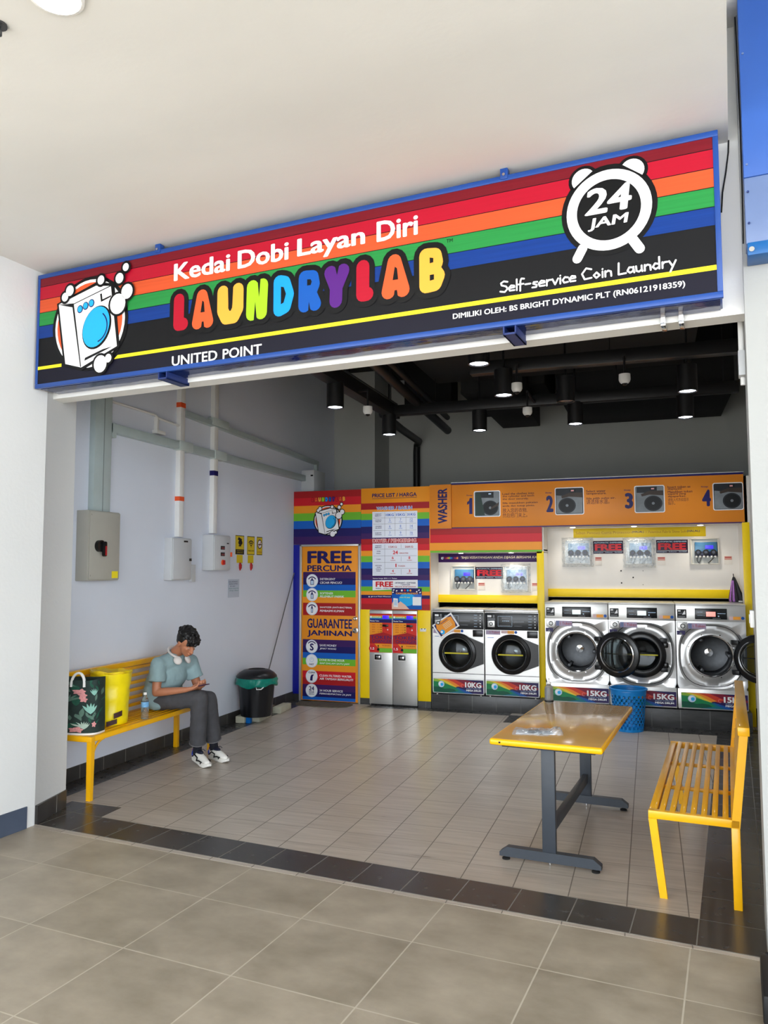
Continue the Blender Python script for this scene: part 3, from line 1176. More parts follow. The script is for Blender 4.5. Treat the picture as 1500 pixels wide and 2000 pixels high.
def t1(t):
    m = MB()
    m.box(XL, 5.585, 2.26, XL + .062, 5.590, 4.77, pm('trunk_seam', (120, 130, 130), .5))
    m.build('seam', t)


trunk('vertical_trunking', 'wide double cable trunking rising above the large isolator cabinet', [(5.47, 2.25, 5.69, 4.77, .06)], extra=t1)
t = thing('horizontal_trunking', 'lower long cable trunking running along the left wall to the back', 'cable trunking', (XL + .03, 7.7, 2.97))
m = MB()
m.box(XL, 5.69, 2.975, XL + .075, 9.80, 3.055, trunk_m, .004)
m.box(XL, 5.69, 2.93, XL + .072, 5.74, 3.06, trunk_m, .004)
m.build('trunking_body', t)
for y in (6.84, 7.52):
    m = MB()
    m.box(XL, y - .12, 2.968, XL + .085, y + .12, 3.066, pm('pale_joint', (200, 212, 210), .4), .004)
    m.build('joint_cover', t)
t = thing('horizontal_trunking', 'upper long cable trunking sloping along the left wall near the ceiling', 'cable trunking', (XL + .03, 8.5, 3.31))
m = MB()
m.prism([(6.86, 3.345), (10.28, 3.262), (10.28, 3.315), (6.86, 3.40)], 0, .06, trunk_m, Matrix(((0, 0, 1, XL), (1, 0, 0, 0), (0, 1, 0, 0), (0, 0, 0, 1))))
m.box(XL, 10.22, 3.14, XL + .05, 10.28, 3.28, trunk_m, .003)
m.build('trunking_body', t)
m = MB()
m.box(XL, 7.36, 3.345, XL + .075, 7.70, 3.425, pm('pale_joint', (200, 212, 210), .4), .004)
m.build('joint_cover', t)
for nm, lb, y0, z0, bands in (('vertical_conduit', 'vertical white conduit with two orange bands down to the plain distribution box', 6.765, 2.08, ((3.42, 3.47, I_OR2), (2.45, 2.495, I_OR2))),
                              ('vertical_conduit', 'vertical white conduit with one navy band down to the control box', 7.42, 2.145, ((2.785, 2.84, I_NVY),))):
    t = thing(nm, lb, 'conduit', (XL + .02, y0 + .04, z0))
    m = MB()
    m.box(XL, y0, z0, XL + .055, y0 + .08, 4.77, white_plastic, .004)
    m.build('conduit_body', t)
    for a, b, c in bands:
        m = MB()
        m.box(XL, y0 - .002, a, XL + .057, y0 + .082, b, c)
        m.build('colour_band', t)
t = thing('thin_pipe', 'thin white pipe with a bracket, high on the wall between the first trunking and conduit', 'pipe', (XL + .03, 6.2, 3.2))
m = MB()
m.tube([(XL + .03, 5.69, 3.262), (XL + .03, 6.36, 3.262), (XL + .03, 6.40, 3.24), (XL + .03, 6.765, 3.225)], .012, white_plastic, 10)
m.build('pipe', t)
m = MB()
m.box(XL, 6.385, 3.10, XL + .04, 6.415, 3.25, white_plastic, .003)
m.box(XL, 6.36, 3.08, XL + .06, 6.50, 3.115, white_plastic, .003)
m.build('bracket', t)
t = thing('junction_box', 'pale grey junction box above the rainbow door header at the end of trunking', 'junction box', (XL + .1, 10.0, 2.80))
m = MB()
m.box(XL, 9.80, 2.805, XL + .20, 10.18, 3.13, lite_box, .005)
m.build('box_body', t)
m = MB()
m.box(XL + .02, 9.79, 2.81, XL + .20, 9.80, 3.125, lite_box, .003)
m.build('lid', t)
m = MB()
m.box(XL + .15, 9.785, 3.04, XL + .185, 9.79, 3.06, I_BLK)
m.build('latch', t)

# notices
YB = ink('notice_yellow', (222, 196, 34))
nt = [('camera', 'yellow notice with a camera picture and black foot, first of three on the left wall', 8.00, 8.20),
      ('wifi', 'yellow notice with wireless signal arcs, middle of three on the left wall', 8.28, 8.46),
      ('smoke', 'yellow no smoking notice, last of the three beside the rainbow door', 8.52, 8.66)]
for kd, lb, y0, y1 in nt:
    t = thing('wall_notice', lb, 'notice', (XL, (y0 + y1) / 2, 1.92))
    m = MB()
    m.box(XL, y0, 1.925, XL + .003, y1, 2.15, YB)
    m.build('notice_sheet', t)
    m = MB()
    g = gYZ(m, XL + .003)
    c = (y0 + y1) / 2
    g.ring(c, 2.04, .001, .0005, I_BLK)
    for a in (0, 1):
        g.r(y0, 2.142 if a else 1.925, y1, 2.15 if a else 1.932, I_BLK)
    g.r(y0, 1.925, y0 + .006, 2.15, I_BLK)
    g.r(y1 - .006, 1.925, y1, 2.15, I_BLK)
    if kd == 'camera':
        g.r(y0, 1.925, y1, 1.985, I_BLK, 2)
        g.t('CCTV IN', y0 + .03, 1.962, y1 - .03, 1.974, YB, 3)
        g.t('OPERATION', y0 + .03, 1.94, y1 - .03, 1.952, YB, 3)
        g.p([(c - .055, 2.10), (c + .03, 2.075), (c + .05, 2.105), (c - .03, 2.13)], I_BLK, 2)
        g.e_(c + .01, 2.065, .05, .03, I_BLK, 2)
        g.r(c - .03, 2.02, c + .03, 2.035, I_BLK, 2)
    elif kd == 'wifi':
        for r_ in (.03, .055, .08):
            g.ring(c, 2.02, r_, r_ - .014, I_BLK, 2, 14, PI * .22, PI * .78)
        g.e_(c, 2.022, .008, .008, I_BLK, 2, 12)
        g.t('FREE WIFI', y0 + .02, 1.965, y1 - .02, 1.98, I_BLK, 2, .02)
    else:
        g.ring(c, 2.06, .058, .046, I_BLK, 2, 24)
        g.e_(c, 2.06, .046, .046, I_WHT, 2, 24)
        g.st([(c - .035, 2.055), (c + .035, 2.055)], .007, I_BLK, 3, 8)
        g.st([(c - .03, 2.03), (c + .03, 2.09)], .005, I_DRED, 4, 8)
        g.t('NO SMOKING', y0 + .015, 1.955, y1 - .015, 1.97, I_DRED, 2, .02)
    m.build('notice_print', t)
for k, (y0, lb) in enumerate(((8.035, 'yellow card holder with a dark red tassel under the camera notice'), (8.30, 'yellow card holder with a dark red tassel under the wireless notice'))):
    t = thing('card_holder', lb, 'card holder', (XL, y0 + .07, 1.74), 0, 'yellow card holders under the notices')
    m = MB()
    m.box(XL, y0, 1.825, XL + .004, y0 + .135, 1.92, YB)
    m.build('card', t)
    m = MB()
    m.tube([(XL + .006, y0 + .07, 1.83), (XL + .01, y0 + .07, 1.80), (XL + .01, y0 + .07, 1.765), (XL + .006, y0 + .07, 1.735)], [.006, .02, .018, .004], I_DRED, 8)
    m.build('tassel', t)
t = thing('handwritten_note', 'small white handwritten note taped to the left wall below the control box', 'note', (XL, 7.97, 1.42))
m = MB()
m.box(XL, 7.84, 1.425, XL + .002, 8.10, 1.635, ink('note_paper', (190, 200, 214)))
m.build('note_sheet', t)
m = MB()
g = gYZ(m, XL + .002)
for s_, z, a, b, c in (('DILARANG', 1.598, 7.86, 8.06, I_NVY), ('BUANG SAMPAH', 1.573, 7.87, 8.06, I_NVY), ('di sini', 1.548, 7.89, 8.0, I_NVY), ('please keep this', 1.52, 7.86, 8.08, ink('teal', (40, 120, 120))), ('shop clean', 1.495, 7.87, 8.08, ink('teal', (40, 120, 120)))):
    g.t(s_, a, z, b, z + .017, c, 1)
m.build('note_writing', t)

# thin pole leaning behind the bin
m = MB()
m.cyl((-4.535, 9.50, 1.70), (-4.50, 8.42, 0.0), .007, pm('grey_pole', (92, 92, 94), .5), n=10)
tag(m.build('leaning_pole'), 'thin grey pole leaning on the left wall behind the black bin', 'pole')

# box with conduit on the right pillar
t = thing('switch_box', 'pale box with a conduit, high on the inner side of the right pillar', 'switch box', (.07, 4.32, 2.7), 0, None, MF)
m = MB(MF)
m.box(.058, 4.27, 2.73, .09, 4.36, 2.86, lite_box, .004)
m.build('box_body', t)
m = MB(MF)
m.tube([(.075, 4.31, 2.86), (.075, 4.31, 3.3)], .014, white_plastic, 10)
m.tube([(.078, 4.33, 2.73), (.078, 4.33, 2.69)], .012, white_plastic, 10)
m.build('conduit', t)
t = thing('wall_switch', 'small white switch on the inner face of the right pillar above the bench', 'switch', (.08, 4.345, 1.455), 0, None, MF)
m = MB(MF)
m.box(.070, 4.30, 1.455, .09, 4.39, 1.54, white_plastic, .004)
m.build('switch_plate', t)
m = MB(MF)
m.box(.066, 4.325, 1.475, .071, 4.365, 1.52, lite_box, .002)
m.build('rocker', t)

# ================================================================== under the shop ceiling
t = thing('ceiling_rail', 'long black ceiling rail running from front to back on the left', 'ceiling rail', (-2.99, 6.6, 3.62))
m = MB()
m.box(-3.06, 4.4, 3.63, -2.92, 9.15, 3.78, black_metal, .004)
m.build('rail', t)
m = MB()
m.box(-2.915, 4.4, 3.775, -2.90, 9.0, 3.79, pm('dull_grey_strip', (52, 54, 54), .5))
m.build('strip', t)
for y in (5.6, 7.6, 9.0):
    m = MB()
    m.cyl((-2.99, y, 3.78), (-2.99, y, 4.78), .006, black_metal, n=6)
    m.build('hanger_rod', t)
for y, lb in ((7.30, 'front black ceiling rail crossing the shop from side to side'), (8.94, 'rear black ceiling rail crossing the shop from side to side')):
    t = thing('ceiling_rail', lb, 'ceiling rail', (-1.1, y, 3.62), 0, None)
    m = MB()
    m.box(-2.92 if y > 8 else -1.6, y - .06, 3.63, .95, y + .06, 3.75, black_metal, .004)
    m.build('rail', t)
    for x in (-2.4, -.3, .8):
        if y > 8 or x > -1.6:
            m = MB()
            m.cyl((x, y, 3.75), (x, y, 4.78), .006, black_metal, n=6)
            m.build('hanger_rod', t)
m = MB()
m.box(-1.95, 9.4, 3.77, -1.42, 11.0, 4.775, black_paint, .01)
m.box(-2.2, 9.4, 3.95, -1.95, 11.0, 4.775, black_paint, .01)
m.box(-1.42, 9.8, 4.1, -1.2, 11.0, 4.775, black_paint, .01)
tag(m.build('duct_or_dark_block'), 'boxy black air duct at the back of the ceiling, left of centre', 'duct')
m = MB()
m.box(-.95, 9.6, 3.83, .98, 11.4, 4.775, black_paint, .01)
m.box(-1.06, 9.7, 3.98, -.95, 11.4, 4.775, black_paint, .01)
tag(m.build('duct_or_dark_block'), 'wide black air duct at the back of the ceiling, right of centre', 'duct')
m = MB()
m.box(-2.45, 4.6, 4.05, .5, 9.2, 4.775, black_paint, .02)  # added block, black to stand in for the darkness overhead
tag(m.build('duct_or_dark_block'), 'very large black duct filling the front half of the shop ceiling', 'duct')
for (p0, p1, r_, lb) in (((-2.62, 5.0, 3.98), (-2.62, 10.4, 3.68), .055, 'thick black pipe slanting under the ceiling, the longer of two'),
                         ((-2.50, 5.0, 4.02), (-2.52, 10.0, 3.78), .035, 'thinner black pipe slanting beside the thick ceiling pipe')):
    m = MB()
    m.cyl(p0, p1, r_, black_metal, n=18)
    tag(m.build('ceiling_pipe'), lb, 'pipe')
m = MB()
m.tube([(-3.2, 9.3, 3.74), (-3.30, 10.4, 3.74), (-3.36, 11.5, 3.74), (-3.42, 11.6, 3.70), (-3.43, 11.61, 3.6), (-3.43, 11.61, 0.1)], .055, black_metal, 14)
tag(m.build('drain_pipe'), 'black pipe bending down the back wall behind the price list', 'pipe')
m = MB()
m.box(-3.3, 10.55, 4.1, -2.6, 10.95, 4.775, black_paint, .01)
tag(m.build('duct_or_dark_block'), 'short black duct block above the slanting pipes', 'duct')

# downlights
lit = pm('lit_white_led', (255, 255, 255), .5, emit=(236, 242, 255), estr=7)
unlit = pm('unlit_lamp_reflector', (130, 130, 132), .2, .8)
DL = [(-2.99, 7.20, 'first black cylinder downlight on the left ceiling rail'), (-2.98, 8.90, 'second black cylinder downlight on the left ceiling rail, above the price list'),
      (-1.257, 6.03, 'lit downlight closest to the header beam, above the middle'), (-1.269, 7.22, 'lit cylinder downlight beside a dome camera in the ceiling middle'),
      (-.74, 7.695, 'unlit black cylinder downlight, the only dark one'), (-1.874, 8.99, 'lit rear downlight above the WASHER heading'),
      (-.757, 8.94, 'lit rear downlight in front of the gap between two ducts'), (.376, 7.62, 'lit downlight on the right, the front one of the pair'),
      (.412, 8.94, 'lit downlight on the right, the rear one of the pair')]


def make_downlight(x, y, lb, on):
    t = thing('cylinder_downlight', lb, 'downlight', (x, y, 3.39), 0, 'black cylinder downlights under the shop ceiling')
    m = MB()
    m.lathe([(.072, .012), (.078, 0), (.088, 0), (.088, .25), (0, .25), (0, .245), (.072, .06)], black_metal, Matrix.Translation((x, y, 3.39)), 28)
    m.build('housing', t)
    m = MB()
    m.lathe([(0, .004), (.04, .004), (.072, .012), (.072, .02), (0, .03)], lit if on else unlit, Matrix.Translation((x, y, 3.388)), 24)
    m.build('lamp_lens', t)
    m = MB()
    m.cyl((x, y, 3.64), (x, y, 4.06), .012, black_metal, n=8)
    m.build('stem', t)
    if on:
        ld = bpy.data.lights.new('downlight_beam', 'SPOT')
        ld.energy = 8
        ld.spot_size = R(95)
        ld.spot_blend = .8
        ld.shadow_soft_size = .06
        ld.color = (.94, .97, 1)
        lo = bpy.data.objects.new('downlight_beam', ld)
        COL.objects.link(lo)
        lo.parent = t
        lo.location = (0, 0, -.02)


for k, (x, y, lb) in enumerate(DL):
    make_downlight(x, y, lb, k != 4)

# dome cameras on the rails
for x, y, lb in ((-2.82, 7.70, 'white dome camera on the left ceiling rail between two downlights'), (-1.138, 7.18, 'white dome camera close beside a lit downlight in the middle'),
                 (-1.208, 8.32, 'white dome camera with a black eye under the rear rail'), (-.169, 7.16, 'white dome camera alone on the front rail at the right')):
    t = thing('dome_camera', lb, 'camera', (x, y, 3.38), 0, 'white dome cameras under the ceiling')
    z = 3.44
    m = MB()
    m.lathe([(0, .05), (.05, .05), (.052, 0), (.045, -.02), (.03, -.035), (0, -.036)], white_plastic, Matrix.Translation((x, y, z)), 22)
    m.build('camera_housing', t)
    m = MB()
    m.ell((x, y, z - .028), .028, .028, .026, black_gloss, n=16)
    m.build('lens_dome', t)
    m = MB()
    m.cyl((x, y, z + .05), (x, y, 3.67), .01, black_metal, n=8)
    xr, yr = (-2.93, y) if x < -2.5 else (x, 8.9 if y > 8 else 7.29)
    m.box(min(x, xr) - .012, min(y, yr) - .012, 3.655, max(x, xr) + .012, max(y, yr) + .012, 3.675, black_metal)
    m.build('stem', t)

# ================================================================== printed boards on the back partition
def board(name, label, cat, x0, z0, x1, z1, mat, y=YP, d=.012, group=None):
    t = thing(name, label, cat, ((x0 + x1) / 2, y, z0), 0, group)
    m = MB()
    m.box(x0, y, z0, x1, y + d, z1, mat, .0015)
    m.build('board', t)
    return t


# rainbow board over the door
t = board('door_header_board', 'rainbow board with LAUNDRYLAB and the washing machine emblem above the door', 'sign', -4.578, 2.083, -3.598, 2.806, I_PUR)
m = MB()
g = gXZ(m, YP)
zs = [2.806, 2.715, 2.608, 2.506, 2.402, 2.295, 2.189, 2.083]
for a, b, c in zip(zs, zs[1:], (I_DRED, I_RED, I_ORA, I_GRN, I_BLU, I_NVY, I_PUR)):
    g.r(-4.578, b, -3.598, a, c)
m.build('stripes', t)
m = MB()
g = gXZ(m, YP)
n = 10
bxs = [(-4.315 + k * .0503, -4.315 + k * .0503 + .043) for k in range(n)]
bubble_word(g, 'LAUNDRYLAB', bxs, 2.655, 2.72,   .0105, [I_RED, I_OR2, I_AMB, I_LIM, I_AZU, I_COB, I_VIO, I_RED, I_OR2, I_AMB], 2, True, .004)
m.build('brand_lettering', t)
m = MB()
emblem(gXZ(m, YP), -4.072, 2.405, .63, 2)
m.build('washing_machine_emblem', t)
t = board('blue_side_panel', 'tall deep blue strip between the left wall and the rainbow door', 'panel', -4.579, .086, -4.480, 2.081, pm('deep_blue_panel', (10, 22, 150), .4))

# price list
t = board('price_list_board', 'tall striped PRICE LIST board above the two token machines', 'sign', -3.596, 1.222, -2.652, 2.815, I_ORA)
m = MB()
g = gXZ(m, YP)
zs = [2.616, 2.532, 2.479, 2.395, 2.307, 2.219, 2.144, 2.069, 1.99, 1.92, 1.841, 1.758, 1.675, 1.606, 1.523, 1.462, 1.414, 1.37, 1.297, 1.224]
cs = [I_DRED, I_ORA, I_GRN, I_BLU, I_NVY, I_PUR, I_DRED, I_RED, I_ORA, I_GRN, I_BLU, I_NVY, I_PUR, I_BLU, I_GRN, I_ORA, I_NVY, I_RED, I_DRED]
for a, b, c in zip(zs, zs[1:], cs):
    g.r(-3.596, b, -2.66, a, c)
m.build('stripes', t)
m = MB()
g = gXZ(m, YP)
g.t('PRICE LIST / HARGA', -3.441, 2.690, -2.828, 2.742, I_NVY, 2, .04)
g.r(-3.441, 2.673, -2.828, 2.678, I_NVY, 2)
m.build('title_lettering', t)
m = MB()
g = gXZ(m, YP)
g.t('WASHER / BASUH', -3.383, 2.519, -2.888, 2.569, I_WHT, 2, .09)
g.t('WASHER / BASUH', -3.38, 2.522, -2.891, 2.566, I_BLU, 3, .02)
m.build('heading_lettering', t)
m = MB()
g = gXZ(m, YP)
g.t('DRYER / PENGERING', -3.436, 2.096, -2.835, 2.148, I_WHT, 2, .08)
g.t('DRYER / PENGERING', -3.432, 2.099, -2.839, 2.145, I_RED, 3, .015)
m.build('heading_lettering', t)
m = MB()
g = gXZ(m, YP)
g.t('Semua harga: RM1 = 1 Token', -3.432, 1.618, -3.1, 1.636, I_WHT, 2, .02)
m.build('small_lettering', t)
m = MB()
g = gXZ(m, YP)
g.e_(-3.483, 1.39, .008, .008, I_WHT, 2)
g.t('get it at Wash Wherever', -3.46, 1.382, -3.18, 1.402, I_WHT, 2, .02)
m.build('small_lettering', t)
m = MB()
g = gXZ(m, YP)
g.r(-3.438, 2.161, -2.82, 2.501, I_TBL, 2)
g.r(-3.436, 1.663, -2.817, 2.086, I_TBL, 2)
for z in (2.418, 2.34, 2.253):
    g.r(-3.425, z - .0015, -2.835, z + .0015, I_GRY, 3)
for x in (-3.265, -3.123, -2.973):
    g.r(x - .0015, 2.18, x + .0015, 2.49, I_GRY, 3)
for z, a in ((2.009, -3.42), (1.922, -3.42), (1.836, -3.42), (1.758, -3.26)):
    g.r(a, z - .0015, -2.83, z + .0015, I_GRY, 3)
g.r(-3.2675, 1.68, -3.2645, 2.07, I_GRY, 3)
for z0, z1 in ((2.02, 2.07), (1.85, 1.91), (1.68, 1.75)):
    g.r(-3.0435, z0, -3.0405, z1, I_GRY, 3)
c3 = [(-3.26, -3.13), (-3.118, -2.978), (-2.968, -2.835)]
for (a, b), s_ in zip(c3, ('10KG', '15KG', '31KG')):
    g.t(s_, a + .01, 2.44, b - .01, 2.472, I_BLU, 3, .03)
for row, (z, lab) in enumerate(((2.345, ('COLD', 'SEJUK')), (2.262, ('WARM', 'SUAM')), (2.175, ('HOT', 'PANAS')))):
    for (a, b), s_ in zip(c3, (('5', '7', '12'), ('6', '8', '14'), ('7', '9', '16'))[row]):
        w = .018 if len(s_) == 1 else .036
        c = (a + b) / 2
        g.t(s_, c - w / 2, z + .027, c + w / 2, z + .062, I_BLU, 3, .01)
        g.t('TOKEN', c - .025, z + .01, c + .025, z + .02, I_BLU, 3, .02)
    for j, s_ in enumerate(lab):
        g.t(s_, -3.395, z + .04 - j * .022, -3.31, z + .053 - j * .022, I_NVY, 3, .04)
for j, s_ in enumerate(('WEIGHT', 'BERAT')):
    g.t(s_, -3.4, 2.463 - j * .022, -3.31, 2.476 - j * .022, I_NVY, 3, .04)
    g.t(s_, -3.4, 2.048 - j * .022, -3.31, 2.061 - j * .022, I_NVY, 3, .04)
for (a, b), s_ in zip(((-3.21, -3.10), (-2.99, -2.88)), ('15KG', '26KG')):
    g.t(s_, a, 2.025, b, 2.05, I_DRED, 3, .02)
g.t('24', -3.155, 1.942, -3.085, 1.99, I_RED, 3, .04)
g.t('MINUTES', -3.065, 1.948, -2.945, 1.963, I_DRED, 3, .03)
for z, a, b, w in ((1.86, '6', '8', 'TOKEN'), (1.69, '4', '3', 'MINUTES')):
    for c, s_ in ((-3.155, a), (-2.93, b)):
        g.t(s_, c - .013, z + .018, c + .013, z + .054, I_RED, 3, .02)
        g.t(w, c - .035, z - .003, c + .035, z + .008, I_DRED, 3, .03)
g.t('1', -3.12, 1.775, -3.105, 1.82, I_RED, 3, .03)
g.t('TOKEN', -3.085, 1.78, -2.99, 1.798, I_DRED, 3, .02)
for j, (s_, z) in enumerate((('TIME', 1.975), ('MASA', 1.948), ('TOKEN', 1.872), ('ADDITIONAL', 1.79), ('TIME', 1.767), ('TAMBAHAN', 1.744), ('MASA', 1.72))):
    w = .032 + .006 * len(s_)
    g.t(s_, -3.352 - w / 2, z, -3.352 + w / 2, z + .012, I_NVY, 3, .04)
m.build('price_tables', t)
m = MB()
g = gXZ(m, YP)
g.p([(-3.434, 1.472), (-2.818, 1.505), (-2.82, 1.612), (-3.434, 1.603)], I_WHT, 3)
g.t('FREE', -3.392, 1.518, -3.15, 1.588, I_RED, 4, .06)
g.t('MINERAL + ANTIBACTERIA', -3.392, 1.492, -3.15, 1.506, I_NVY, 4, .04)
g.t('DETERGENT + SOFTENER', -3.125, 1.562, -2.845, 1.582, I_NVY, 4, .03)
g.t('+ SANITIZER', -3.05, 1.54, -2.92, 1.556, I_NVY, 4, .03)
g.t('PERCUMA SETIAP BASUHAN', -3.125, 1.515, -2.845, 1.531, I_DRED, 4, .03)
m.build('free_strip', t)

# payment poster stuck over the lower corner of the price list
t = board('payment_poster', 'blue payment poster with a hand and phone, at the lower corner of the price list', 'poster', -3.166, 1.235, -2.764, 1.505, I_BLU, YP - .012, .003)
m = MB()
g = gXZ(m, YP - .012)
g.r(-3.166, 1.43, -2.764, 1.505, I_NVY)
g.e_(-2.96, 1.36, .11, .085, I_SKY)
for x, z in ((-3.14, 1.48), (-3.10, 1.47), (-3.15, 1.45), (-2.80, 1.48), (-2.83, 1.46), (-2.785, 1.45)):
    g.e_(x, z, .012, .008, I_WHT, 2, 12, .6)
for x, c in ((-3.03, I_WHT), (-2.99, I_RED), (-2.95, I_SKY), (-2.915, I_AMB)):
    g.e_(x, 1.475, .013, .013, c, 2, 14)
g.t('CASHLESS PAYMENT', -3.11, 1.425, -2.81, 1.447, I_AMB, 2, .03)
g.t('scan & pay', -3.06, 1.375, -2.92, 1.395, I_YEL, 2, .02)
g.p([(-3.166, 1.235), (-2.93, 1.235), (-2.985, 1.29), (-3.05, 1.335), (-3.08, 1.31), (-3.15, 1.33), (-3.166, 1.30)], ink('hand_print', (236, 190, 170)), 2)
g.p([(-3.145, 1.262), (-3.082, 1.258), (-3.085, 1.37), (-3.145, 1.375)], I_WHT, 3)
g.p([(-3.135, 1.285), (-3.092, 1.282), (-3.094, 1.355), (-3.135, 1.358)], I_LBL, 4)
g.r(-2.885, 1.285, -2.772, 1.392, I_WHT, 2)
m.build('poster_print', t)

# token machines
TKR = ink('token_red', (214, 52, 40))


def token_machine(x0, x1, lb, k):
    t = thing('token_machine', lb, 'token changer', ((x0 + x1) / 2, YP, 0), 0, 'token changers under the price list')
    y = YP - .03
    m = MB()
    m.box(x0, y, .02, x1, YP + .3, 1.215, steel_a, .004)
    m.box(x0 + .01, y + .03, 0, x1 - .01, YP + .25, .02, black_matt)
    m.build('cabinet', t)
    w = x1 - x0
    U = lambda f: x0 + w * f
    m = MB()
    g = gXZ(m, y)
    g.r(x0 + .003, .675, x1 - .003, 1.175, TKR)
    g.r(x0 + .003, 1.165, x1 - .003, 1.175, I_DRED, 2)
    g.r(x0 + .003, 1.135, x1 - .003, 1.15, I_ORA, 2)
    g.r(x0 + .003, 1.115, x1 - .003, 1.135, I_GRN, 2)
    g.r(x0 + .003, 1.10, x1 - .003, 1.115, I_BLU, 2)
    g.r(x0 + .003, 1.058, x1 - .003, 1.10, I_NVY, 2)
    g.e_(U(.07), 1.13, .014, .014, I_WHT, 3, 14)
    g.t('LAUNDRYLAB', U(.13), 1.12, U(.5), 1.138, I_WHT, 3, .03)
    g.t('Penukar Token', U(.04), 1.072, U(.42), 1.088, I_WHT, 3, .02)
    g.p([(x0 + .003, 1.056), (U(.56), 1.056), (U(.56), .93), (x0 + .003, .898)], I_ORA, 2)
    for j in range(4):
        z = 1.03 - j * .03
        g.t('RM%d' % (1, 5, 10, 20)[j], U(.12), z - .008, U(.25), z + .006, I_DRED, 3)
        g.t('= %d' % (1, 5, 10, 20)[j], U(.33), z - .008, U(.45), z + .006, I_DRED, 3)
        g.e_(U(.51), z, .007, .007, I_BLK, 3, 10)
    g.p([(x0 + .003, .79), (x1 - .003, .79), (x1 - .003, .90), (U(.60), .935), (x0 + .003, .896)], I_DRED, 3)
    g.t('TOKEN', U(.05), .848, U(.97), .892, I_PUR, 4, .02)
    g.t('CHANGER', U(.12), .80, U(.97), .842, I_PUR, 4, .02)
    g.p([(U(.22), .788), (x1 - .003, .788), (x1 - .003, .735), (U(.38), .735)], I_ORA, 3)
    g.r(U(.42), .678, x1 - .003, .732, I_GRN, 3)
    g.t('TOKEN', U(.55), .757, U(.92), .772, I_DRED, 4, .02)
    g.e_(U(.11), .725, .04, .04, I_RED, 4)
    g.t('1.5', U(.05), .71, U(.22), .74, I_WHT, 5, .03)
    g.p([(U(.34), .70), (U(.44), .70), (U(.44), .72), (U(.40), .735), (U(.42), .77), (U(.36), .77), (U(.385), .735), (U(.34), .72)], I_BLK, 5)
    g.e_(U(.72), 1.0, .012, .018, I_DRED, 3)
    g.e_(U(.80), .97, .008, .01, I_WHT, 3, 10)
    m.build('front_print', t)
    m = MB()
    m.box(U(.57), y - .004, 1.108, U(.85), y + .001, 1.152, pm('violet_lcd', (40, 20, 210), .3, emit=(60, 30, 240), estr=.25), .001)
    m.build('display', t)
    m = MB()
    m.box(U(.57), y - .008, 1.008, U(.83), y + .001, 1.036, black_gloss, .004)
    m.build('note_slot', t)
    m = MB()
    m.box(U(.21), y - .006, .572, U(.55), y + .001, .66, white_plastic, .004)
    m.box(U(.23), y - .008, .584, U(.53), y - .001, .65, black_gloss, .003)
    m.box(U(.30), y - .0085, .60, U(.46), y - .006, .63, chrome, .002)
    m.build('token_tray', t)


token_machine(-3.468, -3.154, 'left of two steel TOKEN CHANGER machines, nearer the rainbow door', 0)
token_machine(-3.150, -2.824, 'right of two steel TOKEN CHANGER machines, beside the wider yellow strip', 1)
t = thing('socket_plate', 'small white two gang plate on the yellow strip right of the token machines', 'socket', (-2.748, YP, .955))
m = MB()
m.box(-2.79, YP - .010, .955, -2.71, YP, .995, white_plastic, .002)
m.build('plate', t)
m = MB()
m.box(-2.775, YP - .012, .985, -2.758, YP - .006, .995, black_gloss)
m.box(-2.735, YP - .012, .985, -2.718, YP - .006, .995, black_gloss)
m.build('switches', t)

# WASHER heading, steps banner, stripe board
BAN = ink('banner_orange', (226, 138, 44))
t = board('washer_heading_board', 'orange board with the word WASHER written sideways at the left end of the banner', 'sign', -2.650, 2.265, -2.368, 2.826, BAN, YP - .016, .028)
m = MB()
g = gXZ(m, YP - .016)
g.t('WASHER', -2.544, 2.328, -2.418, 2.777, I_NVY, 1, .05, 0, 90)
m.build('lettering', t)
t = board('steps_banner', 'long orange banner with numbered washing steps over the machines', 'sign', -2.366, 2.262, 1.03, 2.842, BAN)
m = MB()
g = gXZ(m, YP)
g.r(-2.366, 2.262, 1.03, 2.276, I_PUR)
g.r(-2.366, 2.818, 1.03, 2.842, I_NVY)
m.build('border_lines', t)
m = MB()
m.box(-2.37, YP - .006, 2.842, 1.035, YP + .05, 2.848, white_plastic)
m.build('top_edge', t)
photo_dk = ink('photo_dark', (40, 44, 48), var=.25, scale=(14, 14, 14))
photo_gr = ink('photo_grey', (128, 134, 138), var=.2, scale=(10, 10, 10))
photo_bl = ink('photo_black', (20, 21, 23))
photo_ar = ink('photo_arm', (66, 54, 46), var=.2)
steps = [('1', -2.164, -2.097, 2.441, 2.644, -2.077, 2.401, -1.741, 2.729), ('2', -1.178, -1.091, 2.440, 2.644, -1.072, 2.402, -.728, 2.736),
         ('3', -.258, -.164, 2.458, 2.645, -.15, 2.404, .188, 2.726), ('4', .590, .685, 2.462, 2.655, .705, 2.412, 1.026, 2.728)]
txts = {0: [('Load the clothes into', 2.674, -1.323), ('the cylinder and latch', 2.640, -1.323), ('the door securely.', 2.606, -1.39), ('Sila masukkan pakaian', 2.556, -1.28), ('anda dan tutup pintu.', 2.520, -1.317), ('放入您的衣物,', 2.452, -1.41), ('然后把门关上。', 2.392, -1.41)],
        1: [('Select water', 2.672, -.475), ('temperature.', 2.638, -.467), ('Sila pilih suhu air.', 2.582, -.361), ('请选择水温。', 2.53, -.433)],
        2: [('Insert token as', 2.69, .469), ('displayed.', 2.664, .38), ('Masukkan token', 2.634, .49), ('seperti yang', 2.606, .42), ('dipaparkan.', 2.578, .42), ('请投入代币如显示', 2.535, .447), ('指示。', 2.495, .30)], 3: []}
tx0 = {0: -1.714, 1: -.701, 2: .222}
m = MB()
g = gXZ(m, YP)
